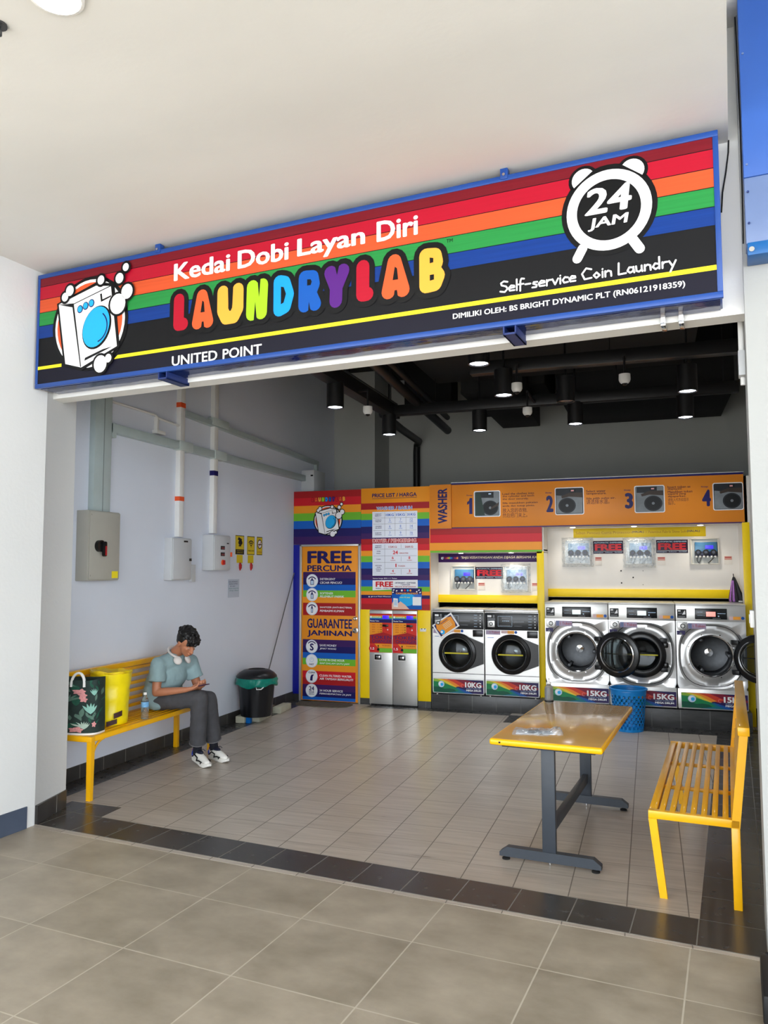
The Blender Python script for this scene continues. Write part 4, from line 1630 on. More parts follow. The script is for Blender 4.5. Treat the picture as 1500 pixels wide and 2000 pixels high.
for k, (s_, a, b, z0, z1, *_r) in enumerate(steps):
    if k:
        m.build('step_number', t)
        m = MB()
        g = gXZ(m, YP)
    if s_ == '1':
        w_ = b - a
        g.p([(a + .40 * w_, z0), (b, z0), (b, z1), (a + .52 * w_, z1), (a + .36 * w_, z1 - .035), (a, z1 - .05), (a, z1 - .085), (a + .40 * w_, z1 - .07)], I_NVY)
    else:
        g.t(s_, a, z0, b, z1, I_NVY, 1, .06)
    g.t('Step', a - .008, z1 + .022, a + .07, z1 + .042, I_PUR, 1, .03)
m.build('step_number', t)
TXB = ink('text_brown', (84, 40, 40))
m = MB()
g = gXZ(m, YP)
for k, rows in txts.items():
    if not rows:
        continue
    if k:
        m.build('step_instruction', t)
        m = MB()
        g = gXZ(m, YP)
    for s_, z, x1 in rows:
        cjk = ord(s_[0]) > 500
        g.t(s_, tx0[k], z - .006, x1, z + ((.033 if k == 2 else .05) if cjk else .022), TXB, 1, 0 if cjk else .025)
m.build('step_instruction', t)
for k, (s_, a, b, z0, z1, x0, y0, x1, y1) in enumerate(steps):
    m = MB()
    g = gXZ(m, YP)
    r_ = .02

    def rr(x0, y0, x1, y1, r_, mat, l):
        q = []
        for cx_, cy_, a0 in ((x1 - r_, y1 - r_, 0), (x0 + r_, y1 - r_, 90), (x0 + r_, y0 + r_, 180), (x1 - r_, y0 + r_, 270)):
            for i in range(5):
                t_ = R(a0 + i * 22.5)
                q.append((cx_ + r_ * math.cos(t_), cy_ + r_ * math.sin(t_)))
        g.p(q, mat, l)
    rr(x0, y0, x1, y1, .022, I_WHT, 1)
    rr(x0 + .01, y0 + .01, x1 - .01, y1 - .01, .016, photo_dk if k in (1, 3) else photo_gr, 2)
    w, h = x1 - x0, y1 - y0
    P = lambda u, v: (x0 + u * w, y0 + v * h)
    g.p([P(.05, .72), P(.95, .62), P(.95, .05), P(.05, .05)], photo_gr, 3)
    g.p([P(.08, .95), P(.75, .95), P(.75, .72), P(.08, .74)], photo_dk, 3)
    g.p([P(.52, .93), P(.72, .93), P(.72, .82), P(.52, .82)], photo_bl, 4)
    g.p([P(.56, .90), P(.66, .90), P(.66, .85), P(.56, .85)], I_LBL if k == 0 else ink('pink_lcd', (236, 170, 170)), 5)
    cx_, cy_ = P(.62 if k != 1 else .42, .34)
    g.e_(cx_, cy_, .30 * w, .28 * h, photo_dk, 4, 28)
    g.e_(cx_, cy_, .25 * w, .235 * h, photo_bl, 5, 28)
    g.e_(cx_, cy_, .05 * w, .05 * h, photo_gr, 6, 14)
    if k == 0:
        g.p([P(.06, .93), P(.25, .93), P(.42, .06), P(.06, .06)], ink('photo_green', (44, 62, 56), var=.2), 6)
        g.p([P(.95, .55), P(.93, .42), P(.66, .28), P(.64, .34)], photo_ar, 7)
    else:
        g.p([P(.95, .80), P(.95, .62), P(.5, .66), P(.25, .60), P(.22, .68), P(.5, .80)], photo_ar, 7)
    m.build('step_photo', t)
t = board('stripe_board', 'rainbow striped board above the two small washers', 'panel', -2.652, 1.958, -1.236, 2.262, I_DRED)
m = MB()
g = gXZ(m, YP)
for a, b, c in ((2.262, 2.188, I_DRED), (2.186, 2.085, I_RED), (2.082, 1.984, I_ORA), (1.982, 1.958, I_GRN)):
    g.r(-2.652, b, -1.236, a, c)
m.build('stripes', t)

# inside the bays
YB1 = 9.985
t = board('slogan_banner', 'narrow purple banner with an italic Malay slogan in quotation marks', 'sign', -2.653, 1.838, -1.305, 1.952, I_PUR, YB1 - .006, .006)
m = MB()
g = gXZ(m, YB1 - .006)
emblem(g, -2.60, 1.893, .055, 1)
bubble_word(g, 'LAUNDRYLAB', [(-2.565 + k * .0185, -2.565 + k * .0185 + .015) for k in range(10)], 1.878, 1.91, .003, [I_RED, I_OR2, I_AMB, I_LIM, I_AZU, I_COB, I_VIO, I_RED, I_OR2, I_AMB], 2, False)
g.t('"BAJU KESAYANGAN ANDA DIJAGA BERSAMA KAMI', -2.346, 1.876, -1.31, 1.916, I_CRM, 2, .02, .25)
m.build('lettering', t)
t = board('halal_banner', 'yellow strip with small text at the top of the large white bay', 'sign', -.897, 2.135, .645, 2.252, ink('halal_yellow', (226, 196, 34)), YB1 - .004, .004)
m = MB()
g = gXZ(m, YB1 - .004)
g.t('Sabun Pencuci Cuma Protection', -.87, 2.182, -.20, 2.214, ink('ochre', (170, 120, 24)), 1, .01)
g.t('(HALAL)', -.195, 2.182, -.055, 2.214, I_NVY, 1, .02)
g.t('+ Pelembut Fabrik Shine Soft', -.04, 2.182, .43, 2.214, ink('ochre', (170, 120, 24)), 1, .01)
g.t('(HALAL)', .435, 2.182, .58, 2.214, I_NVY, 1, .02)
m.build('lettering', t)


def free_sign(x0, z0, x1, z1, lb):
    t = board('free_sign', lb, 'sign', x0, z0, x1, z1, ink('free_navy', (44, 26, 52)), YB1 - .004, .004, 'red and navy FREE signs')
    m = MB()
    g = gXZ(m, YB1 - .004)
    w, h = x1 - x0, z1 - z0
    g.t('AUTOMATIC DISPENSER', x0 + .03 * w, z0 + .81 * h, x1 - .03 * w, z0 + .91 * h, I_LBL, 1, .03)
    g.t('FREE', x0 + .06 * w, z0 + .25 * h, x1 - .06 * w, z0 + .75 * h, I_RED, 1, .06)
    g.r(x0 + .03 * w, z0 + .18 * h, x1 - .03 * w, z0 + .20 * h, I_WHT)
    g.t('Detergent · Softener · Sanitizer', x0 + .03 * w, z0 + .05 * h, x1 - .03 * w, z0 + .13 * h, I_LBL, 1, .03)
    m.build('lettering', t)


free_sign(-2.156, 1.622, -1.792, 1.775, 'navy and red FREE sign in the small bay above the two small washers')
free_sign(-.662, 1.937, -.300, 2.095, 'navy and red FREE sign at the left in the large bay')
free_sign(.081, 1.938, .442, 2.099, 'navy and red FREE sign at the right in the large bay')


def dispenser(x0, z0, x1, z1, lb, cover):
    t = thing('soap_dispenser', lb, 'dispenser', ((x0 + x1) / 2, YB1, z0), 0, 'automatic soap dispensers')
    w, h = x1 - x0, z1 - z0
    fr = pm('dispenser_frame', (214, 210, 200), .4)
    m = MB()
    y = YB1 - .03
    m.box(x0 - .012, y, z0 - .012, x1 + .012, YB1, z0, fr, .002)
    m.box(x0 - .012, y, z1, x1 + .012, YB1, z1 + .012, fr, .002)
    m.box(x0 - .012, y, z0, x0, YB1, z1, fr, .002)
    m.box(x1, y, z0, x1 + .012, YB1, z1, fr, .002)
    m.box(x0, YB1 - .006, z0, x1, YB1 - .001, z1, pm('dispenser_back', (188, 192, 190), .5))
    m.build('frame', t)
    m = MB()
    m.box(x0 + .12 * w, y - .005, z0 + .33 * h, x0 + .97 * w, YB1 - .006, z0 + .88 * h, pm('dispenser_blue', (60, 112, 150), .3, var=.2, scale=(9, 9, 9)), .006)
    m.box(x0 + .12 * w, y - .009, z0 + .30 * h, x0 + .97 * w, YB1 - .006, z0 + .50 * h, pm('dispenser_navy', (20, 26, 58), .3), .006)
    m.build('pump_unit', t)
    m = MB()
    m.box(x0 + .52 * w, y - .010, z0 + .60 * h, x0 + .82 * w, y - .004, z0 + .74 * h, pm('blue_lcd', (50, 40, 230), .3, emit=(60, 50, 255), estr=.3), .002)
    m.build('display', t)
    for k in range(3):
        cx_ = x0 + (.24 + .29 * k) * w
        m = MB()
        m.cyl((cx_, y - .008, z0 + .46 * h), (cx_, y - .03, z0 + .46 * h), .115 * w, black_gloss, n=20)
        m.cyl((cx_, y - .03, z0 + .46 * h), (cx_, y - .033, z0 + .46 * h), .06 * w, pm('pump_cap', (70, 76, 92), .4), n=16)
        m.build('pump_head', t)
        m = MB()
        for s_ in (-1, 1):
            m.cyl((cx_ + s_ * .07 * w, y - .014, z0 + .32 * h), (cx_ + s_ * .07 * w, y - .014, z0 + .25 * h), .035 * w, white_plastic, n=10)
        m.build('nozzle', t)
    m = MB()
    m.tube([(x0 + .2 * w, y - .014, z0 + .26 * h), (x0 + .19 * w, y - .01, z0 + .12 * h), (x0 + .24 * w, y - .008, z0 + .02 * h)], .004, black_gloss, 6)
    m.tube([(x0 + .34 * w, y - .014, z0 + .26 * h), (x0 + .31 * w, y - .01, z0 + .12 * h), (x0 + .25 * w, y - .008, z0 + .02 * h)], .004, black_gloss, 6)
    m.tube([(x0 + .85 * w, y - .014, z0 + .26 * h), (x0 + .72 * w, y - .01, z0 + .12 * h), (x0 + .6 * w, y - .008, z0 + .02 * h)], .004, black_gloss, 6)
    m.build('hoses', t)
    if cover:
        rnd = random.Random(int(x0 * 100))
        bm_v, bm_f, nn = [], [], 14
        X0, X1, Z0, Z1 = x0 - .045, x1 + .045, z0 - .045, z1 + .04
        for j in range(nn + 1):
            for i in range(nn + 1):
                e = min(i, j, nn - i, nn - j)
                yy = YB1 - .004 - (0 if e == 0 else .042) - rnd.random() * .010 * min(1, e)
                bm_v.append((X0 + (X1 - X0) * i / nn, yy, Z0 + (Z1 - Z0) * j / nn))
        for j in range(nn):
            for i in range(nn):
                a = j * (nn + 1) + i
                bm_f.append((a, a + 1, a + nn + 2, a + nn + 1))
        m = MB()
        m.add(bm_v, bm_f, film_sheet)
        m.build('plastic_cover', t, smooth=180)


def film_mat():
    k = NT('crumpled_clear_film')
    tr = k.n('ShaderNodeBsdfTransparent')
    gl = k.n('ShaderNodeBsdfGlossy')
    gl.inputs['Roughness'].default_value = .12
    gl.inputs['Color'].default_value = (.9, .95, 1, 1)
    df = k.n('ShaderNodeBsdfDiffuse')
    df.inputs['Color'].default_value = (.72, .84, .95, 1)
    tc = k.n('ShaderNodeTexCoord')
    mp = k.n('ShaderNodeMapping')
    mp.inputs['Scale'].default_value = (6, 6, 6)
    nz = k.n('ShaderNodeTexNoise')
    nz.inputs['Detail'].default_value = 3
    k.l(tc.outputs['Object'], mp.inputs[0])
    k.l(mp.outputs[0], nz.inputs['Vector'])
    bp = k.n('ShaderNodeBump')
    bp.inputs['Strength'].default_value = .8
    bp.inputs['Distance'].default_value = .02
    k.l(nz.outputs['Fac'], bp.inputs['Height'])
    k.l(bp.outputs['Normal'], gl.inputs['Normal'])
    m1 = k.n('ShaderNodeMixShader')
    m1.inputs[0].default_value = .16
    k.l(tr.outputs[0], m1.inputs[1])
    k.l(gl.outputs[0], m1.inputs[2])
    m2 = k.n('ShaderNodeMixShader')
    k.l(k.math('MULTIPLY', k.math('SUBTRACT', nz.outputs['Fac'], .25), .7), m2.inputs[0])
    k.l(m1.outputs[0], m2.inputs[1])
    k.l(df.outputs[0], m2.inputs[2])
    k.l(m2.outputs[0], k.t.nodes['Material Output'].inputs['Surface'])
    return k.m


film_sheet = film_mat()
dispenser(-2.463, 1.487, -2.167, 1.780, 'uncovered soap dispenser at the left in the small bay, blue screen lit', False)
dispenser(-1.778, 1.487, -1.484, 1.778, 'soap dispenser behind a plastic film at the right in the small bay', True)
dispenser(-1.000, 1.819, -.702, 2.104, 'soap dispenser at the left in the large bay, nearly hidden by shiny plastic film', True)
dispenser(-.263, 1.809, .030, 2.098, 'soap dispenser under plastic film in the middle of the large bay', True)
dispenser(.482, 1.810, .772, 2.100, 'uncovered soap dispenser at the right in the large bay', False)

for x0, z0, x1, z1, lb in ((-2.123, 1.476, -2.031, 1.575, 'small price tag card under the FREE sign in the small bay'), (-1.428, 1.477, -1.349, 1.574, 'small tag card at the far right of the small bay beside the yellow column'),
                           (-.642, 1.789, -.558, 1.899, 'small tag card under the left FREE sign in the large bay'), (.09, 1.791, .184, 1.895, 'small tag card under the right FREE sign in the large bay'),
                           (.837, 1.797, .925, 1.899, 'small tag card near the right end of the large bay, above the umbrella')):
    t = board('tag_card', lb, 'card', x0, z0, x1, z1, ink('tag_white', (232, 226, 218)), YB1 - .004, .004, 'small tag cards')
    m = MB()
    g = gXZ(m, YB1 - .004)
    h = z1 - z0
    g.r(x0 + .004, z0 + .55 * h, x1 - .004, z1 - .004, ink('tag_rose', (204, 150, 138)))
    g.r(x0 + .01, z1 - .2 * h, x1 - .01, z1 - .12 * h, I_DRED, 2)
    m.build('tag_print', t)
for k, (x, z) in enumerate(((-.334, 1.724), (-.194, 1.643), (-.331, 1.575), (-.077, 1.723), (-.081, 1.555))):
    m = MB()
    m.cyl((x, YB1 - .006, z), (x, YB1 + .001, z), .009 if k < 3 else .006, rubber if k < 3 else pm('dull_screw', (150, 146, 140), .4), n=10)
    o = tag(m.build('wall_plug'), ('black wall plug at the upper left of five marks on the white bay wall', 'black wall plug in the centre of five marks on the white bay wall', 'black wall plug at the lower left of five marks on the white bay wall',
                                   'pale screw at the upper right of five marks on the white bay wall', 'pale screw at the lower right of five marks on the white bay wall')[k], 'wall plug')
    o['group'] = 'marks on the white bay wall'

# small spots in the bay ceilings
spot_on = pm('lit_bay_spot', (255, 240, 214), .5, emit=(255, 236, 200), estr=8)
for k, (x, z, yy) in enumerate(((-.885, 2.262, 9.76), (-.165, 2.262, 9.76), (.575, 2.262, 9.76), (-2.3, 1.958, 9.78), (-1.65, 1.958, 9.78))):
    t = thing('bay_spotlight', ('left lit spotlight in the top of the large bay', 'middle lit spotlight in the top of the large bay', 'right lit spotlight in the top of the large bay',
                                'left spotlight in the top of the small bay', 'right spotlight in the top of the small bay')[k], 'spotlight', (x, yy, z - .006), 0, 'spotlights in the bay tops')
    m = MB()
    m.lathe([(.034, 0), (.044, .001), (.044, .006), (.034, .006)], chrome, Matrix.Translation((x, yy, z - .006)), 20, True)
    m.build('spot_ring', t)
    m = MB()
    m.lathe([(0, -.004), (.02, -.003), (.034, .002), (0, .003)], spot_on, Matrix.Translation((x, yy, z - .006)), 20)
    m.build('spot_lens', t)
    ld = bpy.data.lights.new('bay_spot_beam', 'SPOT')
    ld.energy = 2.0 if k < 3 else 3.2
    ld.spot_size = R(130)
    ld.spot_blend = .9
    ld.shadow_soft_size = .04
    ld.color = (1.0, .93, .82)
    lo = bpy.data.objects.new('bay_spot_beam', ld)
    COL.objects.link(lo)
    lo.parent = t
    lo.location = (0, 0, -.02)

# ================================================================== washing machines
SWG = [ink('swoosh_navy', (42, 28, 84)), ink('swoosh_maroon', (130, 28, 54)), ink('swoosh_red', (206, 62, 44)), ink('swoosh_orange', (236, 138, 44)), ink('swoosh_yellow', (226, 200, 60)),
       ink('swoosh_lime', (140, 180, 60)), ink('swoosh_green', (24, 128, 76)), ink('swoosh_dkgreen', (10, 84, 62)), ink('swoosh_teal', (16, 110, 128)), ink('swoosh_blue', (24, 84, 160))]


def swoosh(g, x0, z0, x1, z1, txt):
    """rainbow sticker with bubble and weight"""
    w, h = x1 - x0, z1 - z0
    P = lambda u, v: (x0 + u * w, z0 + v * h)
    g.r(x0, z0, x1, z1, SWG[0])
    arc = lambda k: [P(u, v) for u, v in k]
    g.p(arc([(0, 1), (.62, 1), (.9, .8), (1, .62), (1, .5), (.8, .45), (.55, .42), (.3, .7), (0, .85)]), SWG[1], 2)
    g.p(arc([(0, 1), (.42, 1), (.55, .8), (.66, .6), (.55, .45), (.35, .7), (0, .9)]), SWG[2], 3)
    g.p(arc([(0, 1), (.26, 1), (.40, .8), (.54, .5), (.45, .45), (.3, .7), (0, .85)]), SWG[3], 4)
    g.p(arc([(0, 1), (.14, 1), (.30, .8), (.47, .42), (.38, .42), (.2, .72), (0, .85)]), SWG[4], 5)
    g.p(arc([(0, 1), (.06, 1), (.22, .78), (.40, .42), (.2, .5), (0, .7)]), SWG[5], 6)
    g.p(arc([(0, 0), (.62, 0), (.55, .18), (.46, .40), (.30, .60), (.12, .78), (0, .82)]), SWG[6], 7)
    g.p(arc([(.03, 0), (.5, .02), (.42, .26), (.2, .40), (.0, .42), (0, .2)]), SWG[7], 8)
    g.p(arc([(.22, .28), (.46, .38), (.40, .46), (.16, .40)]), SWG[6], 9)
    g.p(arc([(.30, 0), (.72, 0), (.60, .22), (.50, .40), (.44, .34), (.52, .16)]), SWG[8], 9)
    g.p(arc([(.48, .42), (.56, .20), (.66, 0), (.80, 0), (.66, .22)]), SWG[9], 10)
    c = P(.16, .62)
    g.e_(c[0], c[1], .062 * w, .24 * h, I_LBL, 11, 22)
    g.e_(c[0] - .01 * w, c[1] + .03 * h, .04 * w, .15 * h, I_WHT, 12, 18)
    g.e_(c[0] + .012 * w, c[1] - .02 * h, .03 * w, .12 * h, I_SKY, 13, 16)
    g.ring(P(.585, .55)[0], P(.585, .55)[1], .03 * w, .022 * w, ink('swoosh_pink', (226, 120, 120)), 11, 16, .8, 5.4)
    g.t(txt, P(.64, 0)[0], P(0, .45)[1], P(.965, 0)[0], P(0, .84)[1], I_WHT, 12, .05)
    g.t('SMART INVERTER', P(.665, 0)[0], P(0, .355)[1], P(.955, 0)[0], P(0, .40)[1], I_LBL, 12, .02)
    g.t('MEGA DRUM', P(.665, 0)[0], P(0, .17)[1], P(.96, 0)[0], P(0, .30)[1], I_WHT, 12, .05)


def lring(m, c, prof, mat, n=40, M=None):
    """ring of revolution about the machine's front-to-back axis; prof: (radius, distance in front of the face)"""
    T = Matrix.Translation(Vector(c)) @ Matrix.Rotation(R(90), 4, 'X')
    m.lathe(prof, mat, (M @ T) if M else T, n, caps=False)


def open_box(m, x0, y0, z0, x1, y1, z1, mat):
    """cabinet without a front"""
    m.add([(x0, y0, z0), (x1, y0, z0), (x1, y1, z0), (x0, y1, z0), (x0, y0, z1), (x1, y0, z1), (x1, y1, z1), (x0, y1, z1)],
          [(0, 1, 2, 3), (4, 5, 6, 7), (1, 2, 6, 5), (2, 3, 7, 6), (3, 0, 4, 7)], mat)


def holed(m, x0, x1, z0, z1, y, c, r, mat, n=64):
    """flat front sheet with a round hole"""
    vs_ = []
    for i in range(n):
        a = 2 * PI * (i + .5) / n
        q, s_ = math.cos(a), math.sin(a)
        k = min(((x1 - c[0]) if q > 0 else (c[0] - x0)) / max(abs(q), 1e-6), ((z1 - c[1]) if s_ > 0 else (c[1] - z0)) / max(abs(s_), 1e-6))
        vs_ += [(c[0] + q * k, y, c[1] + s_ * k), (c[0] + q * r, y, c[1] + s_ * r)]
    fs = [(2 * i, (2 * i + 2) % (2 * n), (2 * i + 3) % (2 * n), 2 * i + 1) for i in range(n)]
    m.add(vs_, fs, mat)
    for cx_, cz_ in ((x0, z0), (x0, z1), (x1, z0), (x1, z1)):       # the corners between neighbouring rays
        best = sorted(range(n), key=lambda i: (vs_[2 * i][0] - cx_) ** 2 + (vs_[2 * i][2] - cz_) ** 2)[:2]
        m.add([(cx_, y, cz_), vs_[2 * best[0]], vs_[2 * best[1]]], [(0, 1, 2)], mat)


ctl_blk = pm('control_black', (22, 24, 28), .25, var=.05)
lcd_pale = pm('pale_lcd', (196, 204, 204), .3, emit=(196, 210, 210), estr=.25)
lcd_pink = pm('pink_lcd_lit', (226, 150, 140), .3, emit=(240, 130, 120), estr=.3)
stk_lilac = ink('sticker_lilac', (176, 160, 186), var=.15, scale=(40, 40, 40))
drum_m = pm('drum_steel', (78, 80, 83), .4, .6, var=.15, scale=(30, 30, 30))


def washer_small(loc, lb):
    """front loader with the black band; local x centred, front at y=0"""
    t = thing('washing_machine', lb, 'washing machine', loc, 0, 'small 10KG washing machines')
    L = dict(parent=t, local=True)
    W, H = .655, 1.055
    x0, x1 = -W / 2, W / 2
    m = MB()
    open_box(m, x0, .002, .03, x1, .70, H - .035, steel_a)
    m.box(x0, .012, 0, x1, .68, .03, black_matt)
    holed(m, x0, x1, .03, H - .035, 0.0, (x0 + .323, .513), .18, steel_a)
    m.build('body', **L)
    m = MB()
    m.box(x0, -.006, H - .036, x1, .70, H, steel_v, .010)
    m.build('top_lid', **L)
    m = MB()
    m.box(x0 + .002, -.012, H - .25, x1 - .002, .02, H - .04, ctl_blk, .006)
    m.build('control_panel', **L)
    m = MB()
    g = gXZ(m, -.0125)
    z = H - .25
    g.r(x0 + .035, z + .155, x0 + .085, z + .18, I_WHT)
    g.r(x0 + .035, z + .12, x0 + .13, z + .145, I_GRY)
    g.r(x0 + .10, z + .15, x0 + .125, z + .185, I_GRY)
    for a, b, c, d in ((x0 + .165, z + .045, x0 + .338, z + .17),):
        for q in ((a, b, c, b + .003), (a, d - .003, c, d), (a, b, a + .003, d), (c - .003, b, c, d)):
            g.r(*q, I_LBL)
    g.r(x0 + .21, z + .135, x0 + .30, z + .158, I_GRY)
    for k in range(4):
        g.r(x0 + .22 + k * .022, z + .108, x0 + .235 + k * .022, z + .116, I_LBL)
    g.r(x0 + .18, z + .055, x0 + .32, z + .062, I_GRY)
    g.r(x0 + .352, z + .095, x0 + .485, z + .116, I_GRY)
    g.r(x0 + .36, z + .05, x0 + .46, z + .056, I_GRY)
    for k in range(5):
        g.r(x0 + .535, z + .035 + k * .035, x0 + .575, z + .039 + k * .035, I_LBL)
        g.e_(x0 + .615, z + .037 + k * .035, .007, .007, I_WHT, 1, 10)
    m.build('control_print', **L)
    m = MB()
    m.box(x0 + .037, -.022, z + .035, x0 + .125, -.010, z + .115, steel_v, .004)
    m.cyl((x0 + .082, -.022, z + .075), (x0 + .082, -.027, z + .075), .024, black_gloss, n=20)
    m.cyl((x0 + .082, -.027, z + .075), (x0 + .082, -.031, z + .075), .014, white_plastic, n=16)
    m.build('coin_slot', **L)
    m = MB()
    m.box(x0 + .515, -.006, .715, x0 + .645, .01, .80, black_gloss, .008)
    m.build('soap_drawer', **L)
    m = MB()
    g = gXZ(m, 0)
    g.r(x0 + .012, .748, x0 + .19, .80, stk_lilac)
    g.t('1 Token', x0 + .06, .765, x0 + .18, .788, I_DRED, 2)
    m.build('token_sticker', **L)
    m = MB()
    g = gXZ(m, 0)
    g.r(x0 + .20, .765, x0 + .28, .80, ink('sticker_rose', (220, 190, 190)))
    g.r(x0 + .28, .762, x0 + .36, .80, I_AMB)
    g.e_(x0 + .38, .782, .018, .018, I_COB, 1, 14)
    m.build('payment_sticker', **L)
    m = MB()
    g = gXZ(m, 0)
    g.r(x0 + .03, .708, x0 + .11, .714, I_BLU)
    m.build('blue_mark', **L)
    m = MB()
    g = gXZ(m, 0)
    g.r(x0, .255, x1, .262, I_BLK)
    m.build('panel_seam', **L)
    # door: ring with a wedge running to the right edge
    c = (x0 + .323, 0, .513)
    m = MB()
    lring(m, c, [(.175, .0), (.242, 0), (.244, .012), (.232, .034), (.20, .044), (.185, .036), (.175, .01)], black_gloss, 48)
    pts = []
    for k in range(13):
        a = R(68 - k * 136 / 12)
        pts.append((c[0] + .236 * math.cos(a), c[2] + .236 * math.sin(a)))
    pts = [(x1 - .004, c[2] + .125)] + pts + [(x1 - .004, c[2] - .125)]
    pts2 = [(p[0], p[1]) for p in pts]
    m.prism(pts2, 0, .022, black_gloss, Matrix(((1, 0, 0, 0), (0, 0, -1, 0), (0, 1, 0, 0), (0, 0, 0, 1))))
    dr = m.build('door', **L)
    m = MB()
    lring(m, c, [(.178, .026), (.188, .034), (.184, .040), (.174, .032)], chrome, 48)
    m.build('chrome_ring', parent=dr, local=True)
    m = MB()
    lring(m, c, [(.182, .03), (.165, .045), (.12, .058), (.06, .064), (0, .066), (0, .060), (.06, .058), (.12, .052), (.165, .038), (.18, .024)], glass_dark, 40)
    m.build('door_glass', parent=dr, local=True)
    m = MB()
    lring(m, c, [(.181, .0), (.176, -.03), (.172, -.04), (.178, -.30), (.12, -.32), (.0, -.325)], drum_m, 40)
    lring(m, c, [(.181, .001), (.174, .004), (.168, -.004), (.174, -.01)], chrome, 40)
    lring(m, c, [(.0, -.29), (.03, -.295), (.034, -.322)], chrome, 20)
    m.build('drum', **L)
    m = MB()
    m.box(c[0] - .15, -.0685, c[2] - .008, c[0] + .15, -.0665 + .006, c[2] + .008, pm('yellow_tape', (206, 196, 30), .5))
    m.build('yellow_band', parent=dr, local=True)
    m = MB()
    m.box(x0 + .006, -.005, .012, x1 - .004, .0, .20, white_plastic, .001)
    g = gXZ(m, -.0052)
    swoosh(g, x0 + .014, .02, x1 - .012, .185, '10KG')
    m.build('rainbow_sticker', **L)
    for x in (x0 + .05, x1 - .05):
        m = MB()
        m.cyl((x, .04, -.012), (x, .04, .01), .018, chrome, n=12)
        m.build('foot', **L)
    return t


w1 = washer_small((-2.2825, 9.5, .197), 'leftmost small 10KG washer, the one with a tilted orange card')
w2 = dup(w1, (-1.613, 9.5, .197), 0, 'second small 10KG washer, without card, beside the yellow column')

# tilted card on the first washer
t = thing('instruction_card', 'tilted white bordered orange card stuck on the leftmost small washer', 'card', (-2.43, 9.485, .9))
cc = Vector((-2.432, 9.478, 1.043))
m = MB()
U = Vector((.243, 0, .164)).normalized()
V = Vector((-.164, 0, .243)).normalized()
g = G(m, cc, U, V, (0, -1, 0))
g.r(-.148, -.098, .148, .098, I_WHT, 0)
m.add([g.at(u, v, -2) for u, v in ((-.148, -.098), (.148, -.098), (.148, .098), (-.148, .098))], [(0, 1, 2, 3)], I_WHT)
m.build('card_sheet', t)
m = MB()
g = G(m, cc, U, V, (0, -1, 0))
g.r(-.128, -.08, .128, .08, I_NVY, 1)
g.p([(-.10, -.08), (.10, -.08), (.12, -.03), (.12, .06), (.06, .08), (-.10, .08), (-.12, .03)], I_ORA, 2)
g.e_(-.078, -.045, .03, .03, I_SKY, 3, 18)
g.e_(-.085, -.038, .014, .014, I_WHT, 4, 12)
g.t('LAUNDRY', -.05, .045, .07, .065, I_PUR, 3, .03)
for k in range(4):
    g.r(-.03, .02 - k * .018, .08, .026 - k * .018, I_CRM, 3)
m.build('card_print', t)


def superell(rx, ry, n=56, e=2.9):
    out = []
    for i in range(n):
        a = 2 * PI * i / n
        c, s_ = math.cos(a), math.sin(a)
        out.append((math.copysign(abs(c) ** (2 / e), c) * rx, math.copysign(abs(s_) ** (2 / e), s_) * ry))
    return out


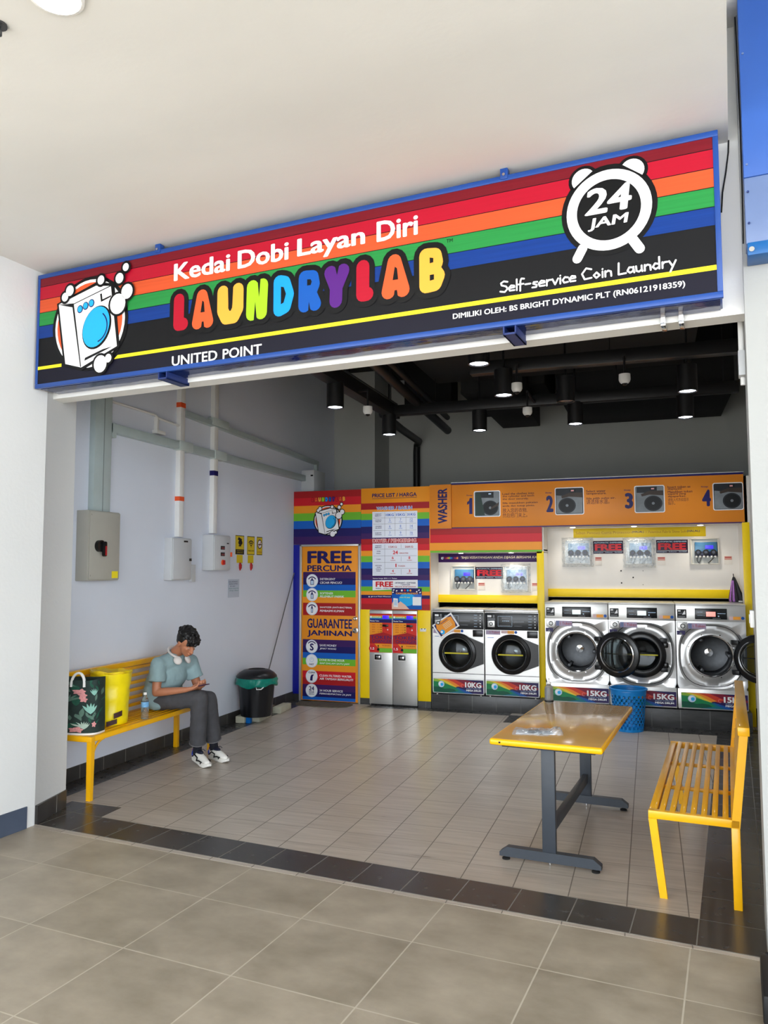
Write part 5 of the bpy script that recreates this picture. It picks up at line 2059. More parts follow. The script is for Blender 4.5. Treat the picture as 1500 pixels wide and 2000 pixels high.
def washer_big(loc, lb, angle, lcd):
    """steel 15KG machine; angle: how far its round door is swung open"""
    t = thing('washing_machine', lb, 'washing machine', loc, 0, 'large 15KG washing machines')
    L = dict(parent=t, local=True)
    W, H = .712, 1.14
    x0, x1 = -W / 2, W / 2
    cz = .575
    m = MB()
    open_box(m, x0, .06, .0, x1, .80, H - .012, steel_a)
    m.build('body', **L)
    # front sheet with a big soft bulge and a hole for the drum
    m = MB()
    o = []
    n = 64
    rings = []
    sq = []
    for i in range(n):
        a = 2 * PI * i / n
        c_, s_ = math.cos(a), math.sin(a)
        k = 1 / max(abs(c_) / (W / 2 - .003), abs(s_) / (.5))
        x, z = c_ * k, s_ * k
        z = cz + (z * (1.085) if z > 0 else z * .72)
        z = min(z, H - .19)
        sq.append((x, z))
    se = superell(.338, .352, n, 2.7)
    s2 = superell(.318, .330, n, 2.6)
    rings.append([(x, 0.0, z) for x, z in sq])
    rings.append([(x, -.002, cz + z) for x, z in se])
    rings.append([(x, .028, cz + z) for x, z in s2])
    rings.append([(x * .985, .034, cz + z * .985) for x, z in s2])
    rings.append([(.268 * math.cos(2 * PI * i / n), .034, cz + .268 * math.sin(2 * PI * i / n)) for i in range(n)])
    rings.append([(.262 * math.cos(2 * PI * i / n), .028, cz + .262 * math.sin(2 * PI * i / n)) for i in range(n)])
    rings.append([(.214 * math.cos(2 * PI * i / n), .028, cz + .214 * math.sin(2 * PI * i / n)) for i in range(n)])
    vs_ = [p for r_ in rings for p in r_]
    fs = []
    for j in range(len(rings) - 1):
        for i in range(n):
            fs.append((j * n + i, j * n + (i + 1) % n, (j + 1) * n + (i + 1) % n, (j + 1) * n + i))
    m.add(vs_, fs, steel_v)
    m.box(x0 + .002, .0, H - .195, x1 - .002, .08, H - .012, steel_a, .004)
    m.box(x0 + .002, .001, .0, x1 - .002, .08, .22, steel_a, .004)
    m.build('front_panel', smooth=50, **L)
    m = MB()
    m.tube([(x, .027, cz + z) for x, z in superell(.320, .332, n, 2.6)], .0045, rubber, 6, True)
    m.build('panel_seal', **L)
    m = MB()
    m.box(x0, -.004, H - .014, x1, .80, H, steel_v, .006)
    m.build('top_lid', **L)
    # drum
    m = MB()
    T = [(.216, -.028), (.216, -.034), (.205, -.05), (.208, -.42), (.15, -.44), (.06, -.445), (.0, -.445)]
    lring(m, (0, 0, cz), T, drum_m, 44)
    for k in range(3):
        a = R(90 + k * 120)
        m.box(-.02, .08, .17, .02, .40, .206, drum_m, .008, Matrix.Translation((0, 0, cz)) @ Matrix.Rotation(a, 4, 'Y'))
    m.build('drum', **L)
    m = MB()
    lring(m, (0, 0, cz), [(.0, -.40), (.045, -.41), (.05, -.443)], chrome, 24)
    m.build('drum_hub', **L)
    m = MB()
    lring(m, (0, 0, cz), [(.214, -.028), (.224, -.022), (.230, -.026), (.226, -.036)], chrome, 44)
    m.build('drum_lip', **L)
    for k in range(8):
        a = R(22.5 + 45 * k)
        m = MB()
        m.cyl((.245 * math.cos(a), .028, cz + .245 * math.sin(a)), (.245 * math.cos(a), .022, cz + .245 * math.sin(a)), .007, chrome, n=10)
        m.build('bolt', **L)
    # controls
    m = MB()
    m.box(x0 + .20, -.006, H - .165, x0 + .525, .004, H - .048, ctl_blk, .003)
    m.build('control_panel', **L)
    m = MB()
    m.box(x0 + .315, -.0075, H - .135, x0 + .41, -.005, H - .083, lcd, .001)
    m.build('display', **L)
    m = MB()
    g = gXZ(m, -.0062)
    for z in (H - .09, H - .125):
        g.r(x0 + .225, z, x0 + .28, z + .003, I_LBL)
        g.r(x0 + .285, z - .006, x0 + .305, z + .008, I_GRY)
    g.r(x0 + .43, H - .105, x0 + .51, H - .098, I_LBL)
    g.e_(x0 + .44, H - .13, .008, .008, I_LBL, 1, 10)
    g.r(x0 + .38, H - .156, x0 + .46, H - .151, I_GRY)
    g = gXZ(m, -.0005)
    g.r(x0 + .018, H - .155, x0 + .115, H - .06, I_BLK)
    g.r(x0 + .028, H - .085, x0 + .055, H - .07, I_WHT, 2)
    g.r(x0 + .03, H - .11, x0 + .07, H - .10, I_GRY, 2)
    g.p([(x0 + .08, H - .10), (x0 + .10, H - .07), (x0 + .105, H - .115), (x0 + .07, H - .12)], I_WHT, 2)
    g.r(x0 + .03, H - .145, x0 + .10, H - .135, I_GRY, 2)
    m.build('control_print', **L)
    m = MB()
    m.box(x0 + .018, -.012, H - .285, x0 + .118, .004, H - .2, steel_v, .004)
    m.cyl((x0 + .072, -.012, H - .242), (x0 + .072, -.016, H - .242), .027, black_gloss, n=20)
    m.cyl((x0 + .072, -.016, H - .242), (x0 + .072, -.02, H - .242), .017, white_plastic, n=16)
    m.build('coin_slot', **L)
    m = MB()
    g = gXZ(m, -.002)
    g.r(x0 + .125, H - .272, x0 + .31, H - .21, stk_lilac)
    g.r(x0 + .13, H - .268, x0 + .165, H - .214, ink('sticker_slate', (110, 120, 160)), 2)
    g.t('1 Token', x0 + .175, H - .255, x0 + .30, H - .225, I_DRED, 2)
    m.build('token_sticker', **L)
    m = MB()
    g = gXZ(m, -.002)
    g.r(x0 + .545, H - .168, x0 + .585, H - .13, ink('sticker_rose', (220, 190, 190)))
    g.r(x0 + .585, H - .166, x0 + .66, H - .132, I_AMB)
    g.e_(x0 + .68, H - .148, .017, .017, I_COB, 1, 14)
    m.build('payment_sticker', **L)
    m = MB()
    g = gXZ(m, -.002)
    g.r(x0 + .01, H - .34, x0 + .095, H - .295, ink('sticker_navy', (54, 46, 92)))
    g.p([(x0 + .03, H - .335), (x0 + .05, H - .31), (x0 + .07, H - .335)], I_GRY, 2)
    m.build('energy_sticker', **L)
    m = MB()
    g = gXZ(m, -.0045)
    m.box(x0 + .035, -.004, .012, x1 - .008, .002, .178, white_plastic)
    swoosh(g, x0 + .038, .015, x1 - .010, .175, '15KG')
    m.build('rainbow_sticker', **L)
    # door, hinged at the right of the drum; built shut, then swung about the hinge
    hx = .235
    A = Matrix.Translation((hx, -.035, cz)) @ Matrix.Rotation(angle, 4, 'Z') @ Matrix.Translation((-hx, .035, 0))
    m = MB()
    lring(m, (0, 0, 0), [(.172, .012), (.222, .012), (.248, .022), (.256, .04), (.250, .062), (.225, .076), (.19, .074), (.174, .06)], black_gloss, 48, A)
    ob = m.build('door', **L)
    m = MB()
    lring(m, (0, 0, 0), [(.176, .016), (.188, .008), (.196, .012), (.188, .018)], chrome, 44, A)
    m.build('inner_ring', parent=ob, local=True)
    m = MB()
    lring(m, (0, 0, 0), [(.178, .045), (.165, .0), (.145, -.03), (.08, -.045), (0, -.048), (0, -.043), (.078, -.040), (.141, -.026), (.16, .002), (.174, .045)], glass_dark, 44, A)
    m.build('door_glass', parent=ob, local=True)
    m = MB()
    m.box(-.165, -.064, -.006, .165, -.060, .006, pm('yellow_tape', (206, 196, 30), .5) if angle == 0 else chrome, 0, A)
    m.build('centre_band', parent=ob, local=True)
    for z in (-.16, .16):
        m = MB()
        m.box(hx - .045, -.05, z - .025, hx + .03, -.01, z + .025, black_metal, .008, A)
        m.box(hx - .035, -.03, z - .022, hx + .02, .03, z + .022, black_metal, .006, Matrix.Translation((0, 0, cz)))
        m.build('hinge', parent=ob, local=True)
    if angle == 0:
        for z in (-.11, .11):
            m = MB()
            m.box(.225, -.06, z - .03, .275, -.02, z + .03, black_gloss, .012, A)
            m.build('latch', parent=ob, local=True)
    for x in (x0 + .04, x1 - .04):
        m = MB()
        m.cyl((x, .06, -.015), (x, .06, .005), .02, rubber, n=12)
        m.build('foot', **L)
    return t


washer_big((-.8165, 9.2, .222), 'left large steel 15KG washer with its round door swung wide open', R(158), lcd_pale)
washer_big((-.1035, 9.2, .222), 'middle large steel 15KG washer, door closed, behind the swung open door', 0, lcd_pale)
washer_big((.612, 9.2, .222), 'right large steel 15KG washer next to the right wall, door open', R(152), lcd_pink)

# folded umbrella standing on the right machine
t = thing('folded_umbrella', 'folded purple and black umbrella standing on the right large washer', 'umbrella', (.93, 9.82, 1.362))
m = MB()
rnd = random.Random(4)
n = 30
prof = [(.066, .005), (.070, .03), (.058, .09), (.040, .17), (.022, .25), (.010, .29)]
vs_, fs = [], []
for r_, z in prof:
    for i in range(n):
        a = 2 * PI * i / n
        rr_ = r_ * (1 + .22 * math.cos(8 * a))
        vs_.append((.93 + rr_ * math.cos(a) - (z - .15) * .08, 9.82 + rr_ * math.sin(a), 1.362 + z))
for j in range(len(prof) - 1):
    for i in range(n):
        fs.append((j * n + i, j * n + (i + 1) % n, (j + 1) * n + (i + 1) % n, (j + 1) * n + i))
lil = pm('umbrella_lilac', (170, 110, 190), .6, var=.3, scale=(40, 40, 40))
for f in fs:
    pass
m.add(vs_, fs, pm('umbrella_black', (22, 20, 26), .6))
m.build('canopy', t, smooth=80)
m = MB()
q = []
for r_, z in prof[:5]:
    for a in (3.3, 3.7, 4.1, 4.4):
        rr_ = r_ * (1 + .22 * math.cos(8 * a)) + .005
        q.append((.93 + rr_ * math.cos(a) - (z - .15) * .08, 9.82 + rr_ * math.sin(a), 1.362 + z))
m.add(q, [(j * 4 + i, j * 4 + i + 1, j * 4 + i + 5, j * 4 + i + 4) for j in range(4) for i in range(3)], lil)
m.build('patterned_panel', t, smooth=80)
m = MB()
m.cyl((.93 - .012, 9.82, 1.65), (.93 - .016, 9.82, 1.69), .005, black_metal, n=8)
m.build('ferrule', t)
m = MB()
m.box(.955, 9.76, 1.364, 1.0, 9.79, 1.382, white_plastic, .003)
tag(m.build('remote_receiver'), 'small pale box lying on the right washer beside the umbrella', 'box')

# ================================================================== benches and table
def bench(name, lb, loc, rotz, Ln, D, hs, hb, lean, nslat, group, brace):
    """steel slat bench: local +x is the sitter's front, length along y"""
    t = thing(name, lb, 'bench', loc, rotz, group)
    L = dict(parent=t, local=True)
    q = .042
    xf, xb = D / 2, -D / 2
    ya, yb = -Ln / 2, Ln / 2
    m = MB()
    for y in (ya, yb - q):
        m.box(xb, y, hs - q, xf, y + q, hs, yellow_paint, .003)
    m.box(xf - q, ya + q - .003, hs - q + .001, xf - .001, yb - q + .003, hs - .001, yellow_paint, .003)
    m.box(xb + .001, ya + q - .003, hs - q + .001, xb + q, yb - q + .003, hs - .001, yellow_paint, .003)
    for k in (1, 2):
        y = ya + Ln * k / 3
        m.box(xb + q, y - .016, hs - .034, xf - q, y + .016, hs - .016, yellow_paint, .002)
    m.build('seat_frame', **L)
    for k in range(nslat):
        x = xb + q + (D - 2 * q) * (k + .5) / nslat
        m = MB()
        m.box(x - .0145, ya + .01, hs - .016, x + .0145, yb - .01, hs + .001, yellow_paint, .002)
        m.build('seat_slat', **L)
    for y in (ya, yb - q):
        m = MB()
        dx = .045
        m.add([(xf - q, y, hs - q), (xf, y, hs - q), (xf, y + q, hs - q), (xf - q, y + q, hs - q),
               (xf - q - dx * brace[1], y + .005, 0), (xf - dx * brace[1] - .003, y + .005, 0), (xf - dx * brace[1] - .003, y + q - .005, 0), (xf - q - dx * brace[1], y + q - .005, 0)],
              [(0, 1, 2, 3), (4, 5, 6, 7), (0, 1, 5, 4), (1, 2, 6, 5), (2, 3, 7, 6), (3, 0, 4, 7)], yellow_paint)
        m.build('leg', **L)
        m = MB()
        m.box(xb, y, 0, xb + q, y + q, hs - q, yellow_paint, .003)
        m.build('leg', **L)
        m = MB()
        m.add([(xb, y, hs - q), (xb + q, y, hs - q), (xb + q, y + q, hs - q), (xb, y + q, hs - q),
               (xb - lean, y, hb - .01), (xb + q - lean, y, hb - .01), (xb + q - lean, y + q, hb - .01), (xb - lean, y + q, hb - .01)],
              [(0, 1, 2, 3), (4, 5, 6, 7), (0, 1, 5, 4), (1, 2, 6, 5), (2, 3, 7, 6), (3, 0, 4, 7)], yellow_paint)
        m.build('back_post', **L)
    if brace[0]:
        for y, s_ in ((ya + q, 1), (yb - q, -1)):
            m = MB()
            pts = []
            for k in range(7):
                a = R(90 * k / 6)
                pts.append((xf - .02, y + s_ * (.13 - .13 * math.cos(a)), hs - q - .13 + .13 * math.sin(a)))
            m.tube(pts, .009, yellow_paint, 8)
            m.build('corner_brace', **L)
    nb_ = 6
    for k in range(nb_ + 1):
        f = (k + .75) / (nb_ + .75)
        z = hs + (hb - hs) * f
        x = xb - lean * (hs + (hb - hs) * f - hs + q) / (hb - hs + q)
        m = MB()
        if k == nb_:
            m.box(x - .006, ya - .004, z - q, x + .052, yb + .004, z + .003, yellow_paint, .004)
            m.build('top_rail', **L)
        else:
            m.box(x + .008, ya + .01, z - .014, x + .024, yb - .01, z + .014, yellow_paint, .002)
            m.build('back_slat', **L)
    return t


bench('bench', 'yellow slatted steel bench along the left wall with bags and a seated person', (-4.27, 5.835, 0), R(.9), 1.79, .42, .478, .915, .045, 6, 'yellow slatted benches', (True, 0))
bench('bench', 'empty yellow slatted steel bench at the right beside the table', (.2626, 5.405, 0), R(180 - 4.94), 1.846, .45, .452, .925, .055, 7, 'yellow slatted benches', (False, 1))

tl = thing('table', 'tan topped table with yellow edge on dark steel T-shaped legs', 'table', (-.545, 5.41, 0), R(-5.2))
L = dict(parent=tl, local=True)
tan_top = pm('tan_laminate', (208, 162, 96), .16, var=.05, scale=(7, 7, 7), coat=.15)
m = MB()
W, Ln = .668, 1.475
m.box(-W / 2 + .012, -Ln / 2 + .012, .70, W / 2 - .012, Ln / 2 - .012, .7315, tan_top, .004)
m.build('table_top', **L)
m = MB()
yel_edge = pm('yellow_edge_strip', (250, 186, 14), .25, var=.03)
for a in ((-W / 2, -Ln / 2, W / 2, -Ln / 2 + .03), (-W / 2, Ln / 2 - .03, W / 2, Ln / 2), (-W / 2, -Ln / 2 + .01, -W / 2 + .03, Ln / 2 - .01), (W / 2 - .03, -Ln / 2 + .01, W / 2, Ln / 2 - .01)):
    m.box(a[0], a[1], .692, a[2], a[3], .730, yel_edge, .013, seg=3)
m.build('edge_strip', **L)
for y in (-.632, .632):
    m = MB()
    m.box(-.04, y - .019, .06, .04, y + .019, .69, dark_metal, .004)
    m.build('column', **L)
    m = MB()
    prof = [(-.30, .022), (.30, .022), (.30, .045), (.255, .078), (-.255, .078), (-.30, .045)]
    m.prism(prof, -.025, .025, dark_metal, Matrix(((1, 0, 0, 0), (0, 0, 1, y), (0, 1, 0, 0), (0, 0, 0, 1))))
    fo = m.build('foot_bar', **L)
    m = MB()
    m.box(-.28, y - .02, .668, .28, y + .02, .692, dark_metal, .004)
    m.build('top_bracket', **L)
    for x in (-.265, .265):
        m = MB()
        m.lathe([(0, 0), (.024, 0), (.024, .008), (.012, .013), (.008, .022), (0, .022)], rubber, Matrix.Translation((x, y, 0)), 16)
        m.build('levelling_foot', parent=fo, local=True)
    m = MB()
    m.cyl((0, y, 0.004), (0, y, .024), .008, chrome, n=10)
    m.build('centre_bolt', parent=fo, local=True)
m = MB()
m.box(-.018, -.61, .17, .018, .61, .235, dark_metal, .004)
m.build('stretcher', **L)
m = MB()
m.box(-.345 + .07, -Ln / 2 - .0005, .706, -.345 + .082, -Ln / 2 + .002, .716, I_BLK)
m.build('edge_screw', **L)

# sanitiser bottle on the far corner of the table
t = thing('pump_bottle', 'clear bottle with a dark base ring on the far left corner of the table', 'bottle', (-.752, 6.08, .7315))
frost = pm('frosted_bottle', (206, 206, 204), .12, trans=.75, var=.03, ior=1.3)
M0 = Matrix.Translation((-.752, 6.08, .7315))
m = MB()
m.lathe([(0, .0), (.032, .0), (.033, .012), (.033, .10), (.030, .118), (.016, .132), (.013, .142), (0, .142)], frost, M0, 28)
m.build('bottle_body', t)
m = MB()
m.lathe([(.034, .008), (.036, .010), (.036, .018), (.034, .020)], black_metal, M0, 28, True)
m.build('base_ring', t)
m = MB()
m.lathe([(0, .142), (.014, .142), (.014, .156), (.005, .158), (.005, .176), (0, .176)], white_plastic, M0, 16)
m.box(-.007, -.03, .172, .007, .01, .182, white_plastic, .002, M0)
m.build('pump', t)

# clear packet with printed papers at the near left of the table
t = thing('plastic_packet', 'crumpled clear plastic packet with folded papers on the near end of the table', 'packet', (-.69, 4.93, .732), R(6))
L = dict(parent=t, local=True)
paper_w = pm('printed_paper', (206, 206, 208), .5, var=.12, scale=(40, 40, 40))
m = MB()
m.box(-.125, -.055, .001, .02, .06, .008, paper_w, .002)
m.box(-.05, -.045, .008, .03, .045, .011, pm('grey_print', (120, 120, 124), .5, var=.2, scale=(60, 60, 60)), .001)
m.box(.03, -.06, .001, .10, .05, .007, paper_w, .002, Matrix.Rotation(R(14), 4, 'Z'))
m.build('papers', **L)
m = MB()
g = G(m, (0, 0, .0112), (1, 0, 0), (0, 1, 0), (0, 0, 1), .0006)
for k in range(4):
    g.r(-.04, -.03 + k * .018, .02, -.024 + k * .018, I_BLK)
m.build('paper_print', **L)
rnd = random.Random(9)
vs_, fs = [], []
nn = 16
for j in range(9):
    for i in range(nn + 1):
        u, v = i / nn, j / 8
        z = .014 + .016 * rnd.random()
        if u > .75: z += .03 * (u - .75) * 4 * rnd.random() + .008
        if i in (0, nn) or j in (0, 8): z = .001
        vs_.append((-.15 + .31 * u + .004 * rnd.random(), -.078 + .155 * v + (.0 if u < .7 else (v - .5) * -.08), z))
for j in range(8):
    for i in range(nn):
        a = j * (nn + 1) + i
        fs.append((a, a + 1, a + nn + 2, a + nn + 1))
m = MB()
m.add(vs_, fs, film_sheet)
m.build('clear_wrap', smooth=180, **L)

# perforated blue laundry basket
t = thing('laundry_basket', 'bright blue perforated plastic laundry basket standing before the large washers', 'basket', (-.255, 8.97, 0))
L = dict(parent=t, local=True)
bl = pm('blue_plastic', (14, 130, 206), .35, var=.05)
bm = bmesh.new()
H = .455
n, rows = 44, 13
rad = lambda z: .150 + (.192 - .150) * z / H
grid = []
zs = [0, .03] + [.03 + (.39 - .03) * k / (rows - 2) for k in range(1, rows - 1)] + [.42, H - .005]
for z in zs:
    grid.append([bm.verts.new((rad(z) * math.cos(2 * PI * i / n), rad(z) * math.sin(2 * PI * i / n), z)) for i in range(n)])
hole = []
for j in range(len(zs) - 1):
    for i in range(n):
        f = bm.faces.new((grid[j][i], grid[j][(i + 1) % n], grid[j + 1][(i + 1) % n], grid[j + 1][i]))
        if 1 <= j <= rows - 2 and (i + j) % 2 == 0:
            hole.append(f)
bm.faces.new(grid[0][::-1])
res = bmesh.ops.inset_individual(bm, faces=hole, thickness=.0062, depth=0)
bmesh.ops.delete(bm, geom=hole, context='FACES')
me_v = [v.co.copy() for v in bm.verts]
bm.verts.index_update()
me_f = [[v.index for v in f.verts] for f in bm.faces]
bm.free()
m = MB()
m.add(me_v, me_f, bl)
o = m.build('basket_wall', smooth=60, **L)
sol = o.modifiers.new('thickness', 'SOLIDIFY')
sol.thickness = .004
m = MB()
m.lathe([(.185, H - .02), (.200, H - .018), (.203, H - .006), (.198, H), (.188, H), (.184, H - .008)], bl, None, 44, True)
m.build('basket_rim', **L)

# ================================================================== bin corner
bk = pm('pale_brick', (186, 184, 164), .9, var=.12, scale=(14, 14, 14), bump=.3, bscale=(60, 60, 60))
bk2 = pm('grey_brick', (120, 116, 106), .9, var=.15, scale=(14, 14, 14), bump=.3, bscale=(60, 60, 60))
for (x, y, rz, ln, c, lb) in ((-4.345, 8.24, 5, .36, bk, 'pale brick under the front of the black bin'), (-4.47, 8.02, 4, .14, bk, 'short pale brick under the left edge of the black bin'),
                              (-4.345, 8.78, 4, .34, bk, 'pale loose brick on the floor between the bin and the rainbow door'), (-4.47, 8.50, 2, .5, bk2, 'long dusty grey block along the wall behind the bin')):
    m = MB()
    m.box(-.055, -ln / 2, 0, .055, ln / 2, .075, c, .006, Matrix.Translation((x, y, .0016)) @ Matrix.Rotation(R(rz), 4, 'Z'))
    tag(m.build('brick'), lb, 'brick', 'bricks around the bin')
m = MB()
m.box(-.025, -.028, 0, .025, .028, .074, ink('blue_block', (14, 110, 200)), .003, Matrix.Translation((-4.375, 8.0, .0016)))
tag(m.build('plastic_block'), 'small bright blue block between two bricks under the bin', 'block')
t = thing('rubbish_bin', 'black ribbed rubbish bin with round lid and green liner standing on bricks', 'bin', (-4.325, 8.08, .078))
Mb = Matrix.Translation((-4.325, 8.08, .078))
m = MB()
n = 72
prof = [(0, 0), (.175, 0), (.178, .01), (.212, .40), (.216, .44)]
vs_, fs = [], []
for r_, z in prof:
    for i in range(n):
        a = 2 * PI * i / n
        k = 1 - (.018 * (1 if (i // 3) % 2 else 0) if .005 < z < .42 else 0)
        vs_.append((r_ * k * math.cos(a), r_ * k * math.sin(a), z))
for j in range(len(prof) - 1):
    for i in range(n):
        fs.append((j * n + i, j * n + (i + 1) % n, (j + 1) * n + (i + 1) % n, (j + 1) * n + i))
m.add(vs_, fs, pm('bin_black', (18, 19, 24), .3, var=.1), Mb)
m.build('bin_body', t, smooth=30)
m = MB()
green = pm('teal_bag', (8, 128, 112), .3, var=.15, scale=(20, 20, 20), bump=.5, bscale=(40, 40, 14))
vs_, fs = [], []
rnd = random.Random(2)
rows_ = [(.228, .435), (.240, .415), (.236, .385), (.244, .36), (.230, .345)]
ph = [rnd.random() * 6 for _ in range(6)]
for j, (r_, z) in enumerate(rows_):
    for i in range(n):
        a = 2 * PI * i / n
        wv = .007 * math.sin(5 * a + ph[j]) + .006 * math.sin(11 * a + ph[j] * 2)
        dz = -.014 * j / 4 * math.sin(3 * a + ph[0]) - .008 * j / 4 * math.sin(7 * a)
        vs_.append(((r_ + wv) * math.cos(a), (r_ + wv) * math.sin(a), z + dz))
for j in range(len(rows_) - 1):
    for i in range(n):
        fs.append((j * n + i, j * n + (i + 1) % n, (j + 1) * n + (i + 1) % n, (j + 1) * n + i))
m.add(vs_, fs, green, Mb)
o = m.build('bin_liner', t, smooth=80)
m = MB()
m.lathe([(.222, .43), (.234, .435), (.232, .45), (.20, .485), (.15, .515), (.10, .525), (.095, .515), (.06, .50), (0, .498)], pm('lid_black', (16, 16, 20), .35, var=.1), Mb, 48)
m.build('bin_lid', t)
m = MB()
m.tube([(.10, -.195, .345), (.115, -.215, .325), (.16, -.195, .325), (.175, -.165, .345)], .006, white_plastic, 8, False, Mb)
m.build('handle', t)
# dusty mat before the door
m = MB()
rnd = random.Random(5)
pts = []
for k in range(24):
    a = 2 * PI * k / 24
    pts.append((-4.04 + .36 * math.copysign(abs(math.cos(a)) ** .5, math.cos(a)) * (1 + .08 * rnd.random()), 9.36 + .15 * math.copysign(abs(math.sin(a)) ** .5, math.sin(a)) * (1 + .15 * rnd.random())))
m.prism(pts, 0.0005, .008, pm('dusty_mat', (96, 88, 74), .95, var=.35, scale=(24, 24, 24), bump=.4, bscale=(80, 80, 80)))
tag(m.build('door_mat'), 'worn dusty mat on the floor before the rainbow door', 'mat')

# ================================================================== bags and bottle on the left bench
SEAT = .4795
t = thing('tote_bag', 'dark green floral print tote bag with white handle at the near end of the bench', 'bag', (-4.235, 5.07, SEAT), R(10))
L = dict(parent=t, local=True)
fab = pm('dark_floral_fabric', (36, 54, 50), .8, var=.35, scale=(16, 16, 16))
leafs = [pm('leaf_' + n_, c, .8, var=.15, scale=(60, 60, 60)) for n_, c in (('mint', (140, 190, 176)), ('sage', (92, 122, 108)), ('pine', (30, 84, 66)), ('pale', (176, 196, 182)))]
pink = pm('flower_pink', (220, 150, 150), .8, var=.2, scale=(60, 60, 60))
w2_, d2_, h_ = .155, .105, .42


def bagpt(a, z):
    f = z / h_
    e = 3.4
    c, s_ = math.cos(a), math.sin(a)
    k = 1 + .03 * math.sin(PI * f) + (.02 * math.sin(3 * a + 5 * f))
    return Vector((math.copysign(abs(c) ** (2 / e), c) * w2_ * k, math.copysign(abs(s_) ** (2 / e), s_) * d2_ * k, z + (.006 * math.sin(2 * a + 1) if f > .9 else 0)))


m = MB()
n = 48
zs = [0, .01, .1, .2, .3, .4, h_]
vs_ = [bagpt(2 * PI * i / n, z) for z in zs for i in range(n)]
fs = [(j * n + i, j * n + (i + 1) % n, (j + 1) * n + (i + 1) % n, (j + 1) * n + i) for j in range(len(zs) - 1) for i in range(n)]
fs.append(tuple(range(n))[::-1])
m.add(vs_, fs, fab)
vs2 = [bagpt(2 * PI * i / n, z) * 1.0 for z in (h_, h_ - .04) for i in range(n)]
vs2 = [Vector((v.x * .96, v.y * .95, v.z - .001)) for v in vs2]
m.add(vs2, [(i, (i + 1) % n, n + (i + 1) % n, n + i) for i in range(n)] + [tuple(range(n, 2 * n))], fab)
m.build('bag_body', smooth=60, **L)
m = MB()
m.lathe([(1.0, 0), (1.0, .018)], white_plastic, Matrix.Diagonal((.0, .0, 1, 1)))
m.v, m.f, m.mi = [], [], []
vs2 = [bagpt(2 * PI * i / n, z) * 1.012 for z in (.0, .014) for i in range(n)]
m.add(vs2, [(i, (i + 1) % n, n + (i + 1) % n, n + i) for i in range(n)], white_plastic)
m.build('base_trim', smooth=60, **L)


def onbag(u, z):
    """u along the visible front of the bag"""
    a = R(-90 + u * 78)
    p = bagpt(a, z)
    return Vector((p.x * 1.012, p.y * 1.012, z))


def leafp(m, u, z, ln, wd, ang, mat, ofs=1.0):
    pts = []
    for k in range(9):
        f = k / 8
        pts.append((f * ln, wd * math.sin(PI * f)))
    for k in range(7, 0, -1):
        f = k / 8
        pts.append((f * ln, -wd * math.sin(PI * f)))
    out = []
    for x, y in pts:
        a = R(ang)
        du, dz = x * math.cos(a) - y * math.sin(a), x * math.sin(a) + y * math.cos(a)
        q = onbag(u + du / .16, min(max(z + dz, .005), h_ - .004))
        out.append(Vector((q.x * ofs, q.y * ofs, q.z)))
    m.add(out, [tuple(range(len(out)))], mat)


m = MB()
rnd = random.Random(11)
for k in range(46):
    u, z = rnd.uniform(-.95, 1.15), rnd.uniform(.02, .38)
    leafp(m, u, z, rnd.uniform(.04, .08), rnd.uniform(.006, .012), rnd.uniform(30, 150), leafs[rnd.choice((1, 2, 2))], 1.0 + .0004 * k)
for u0, z0, nn, mt, ln in ((.45, .16, 5, 0, .085), (-.72, .10, 3, 3, .08), (.18, .045, 7, 3, .06), (.62, .30, 6, 0, .055), (-.15, .25, 6, 1, .06)):
    for k in range(nn):
        leafp(m, u0, z0, ln, .010 if nn < 6 else .005, 90 + (k - (nn - 1) / 2) * (100 / nn), leafs[mt], 1.022)
for u0, z0 in ((.08, .33), (.16, .27), (.02, .04), (.66, .08), (-.75, .24), (.14, .30)):
    for k in range(5):
        leafp(m, u0, z0, .024, .008, k * 72 + 10, pink, 1.026)
m.build('floral_print', smooth=0, **L)
m = MB()
for y in (-d2_ - .002,):
    pts = []
    for k in range(13):
        a = PI * k / 12
        pts.append((-.055 * math.cos(a) + .01, y + .012 * math.sin(a) - .004, h_ - .035 + .085 * math.sin(a) + (0 if 0 < k < 12 else -.02)))
    for dy in (0, .006):
        m.tube([(p[0], p[1] + dy, p[2]) for p in pts], .0095, white_plastic, 8)
m.build('handle', **L)

t = thing('laundry_bag', 'tall bright yellow drawstring laundry bag standing open beside the floral tote', 'bag', (-4.255, 5.42, SEAT), R(-20))
L = dict(parent=t, local=True)
yb = pm('yellow_nylon', (246, 222, 10), .32, var=.08, scale=(9, 9, 9), bump=.35, bscale=(16, 16, 7))
m = MB()
n = 56
rnd = random.Random(3)
vs_, fs = [], []
zs = [0, .012, .06, .12, .13, .20, .265, .275, .34, .40, .425]
rr_ = [.125, .138, .142, .143, .139, .149, .152, .147, .158, .163, .165]
for z, r_ in zip(zs, rr_):
    for i in range(n):
        a = 2 * PI * i / n
        k = 1 + .012 * math.sin(9 * a + z * 40) + .01 * math.sin(4 * a - z * 23)
        vs_.append((r_ * k * math.cos(a), r_ * k * math.sin(a), z + (.012 * math.cos(a) if z > .4 else 0)))
for j in range(len(zs) - 1):
    for i in range(n):
        fs.append((j * n + i, j * n + (i + 1) % n, (j + 1) * n + (i + 1) % n, (j + 1) * n + i))
fs.append(tuple(range(n))[::-1])
m.add(vs_, fs, yb)
vs_, fs = [], []
for z, r_ in ((.425, .165), (.395, .155), (.30, .145)):
    for i in range(n):
        a = 2 * PI * i / n
        k = 1 + .012 * math.sin(9 * a + .425 * 40) + .01 * math.sin(4 * a - .425 * 23)
        vs_.append((r_ * k * math.cos(a), r_ * k * math.sin(a), z + (.012 * math.cos(a))))
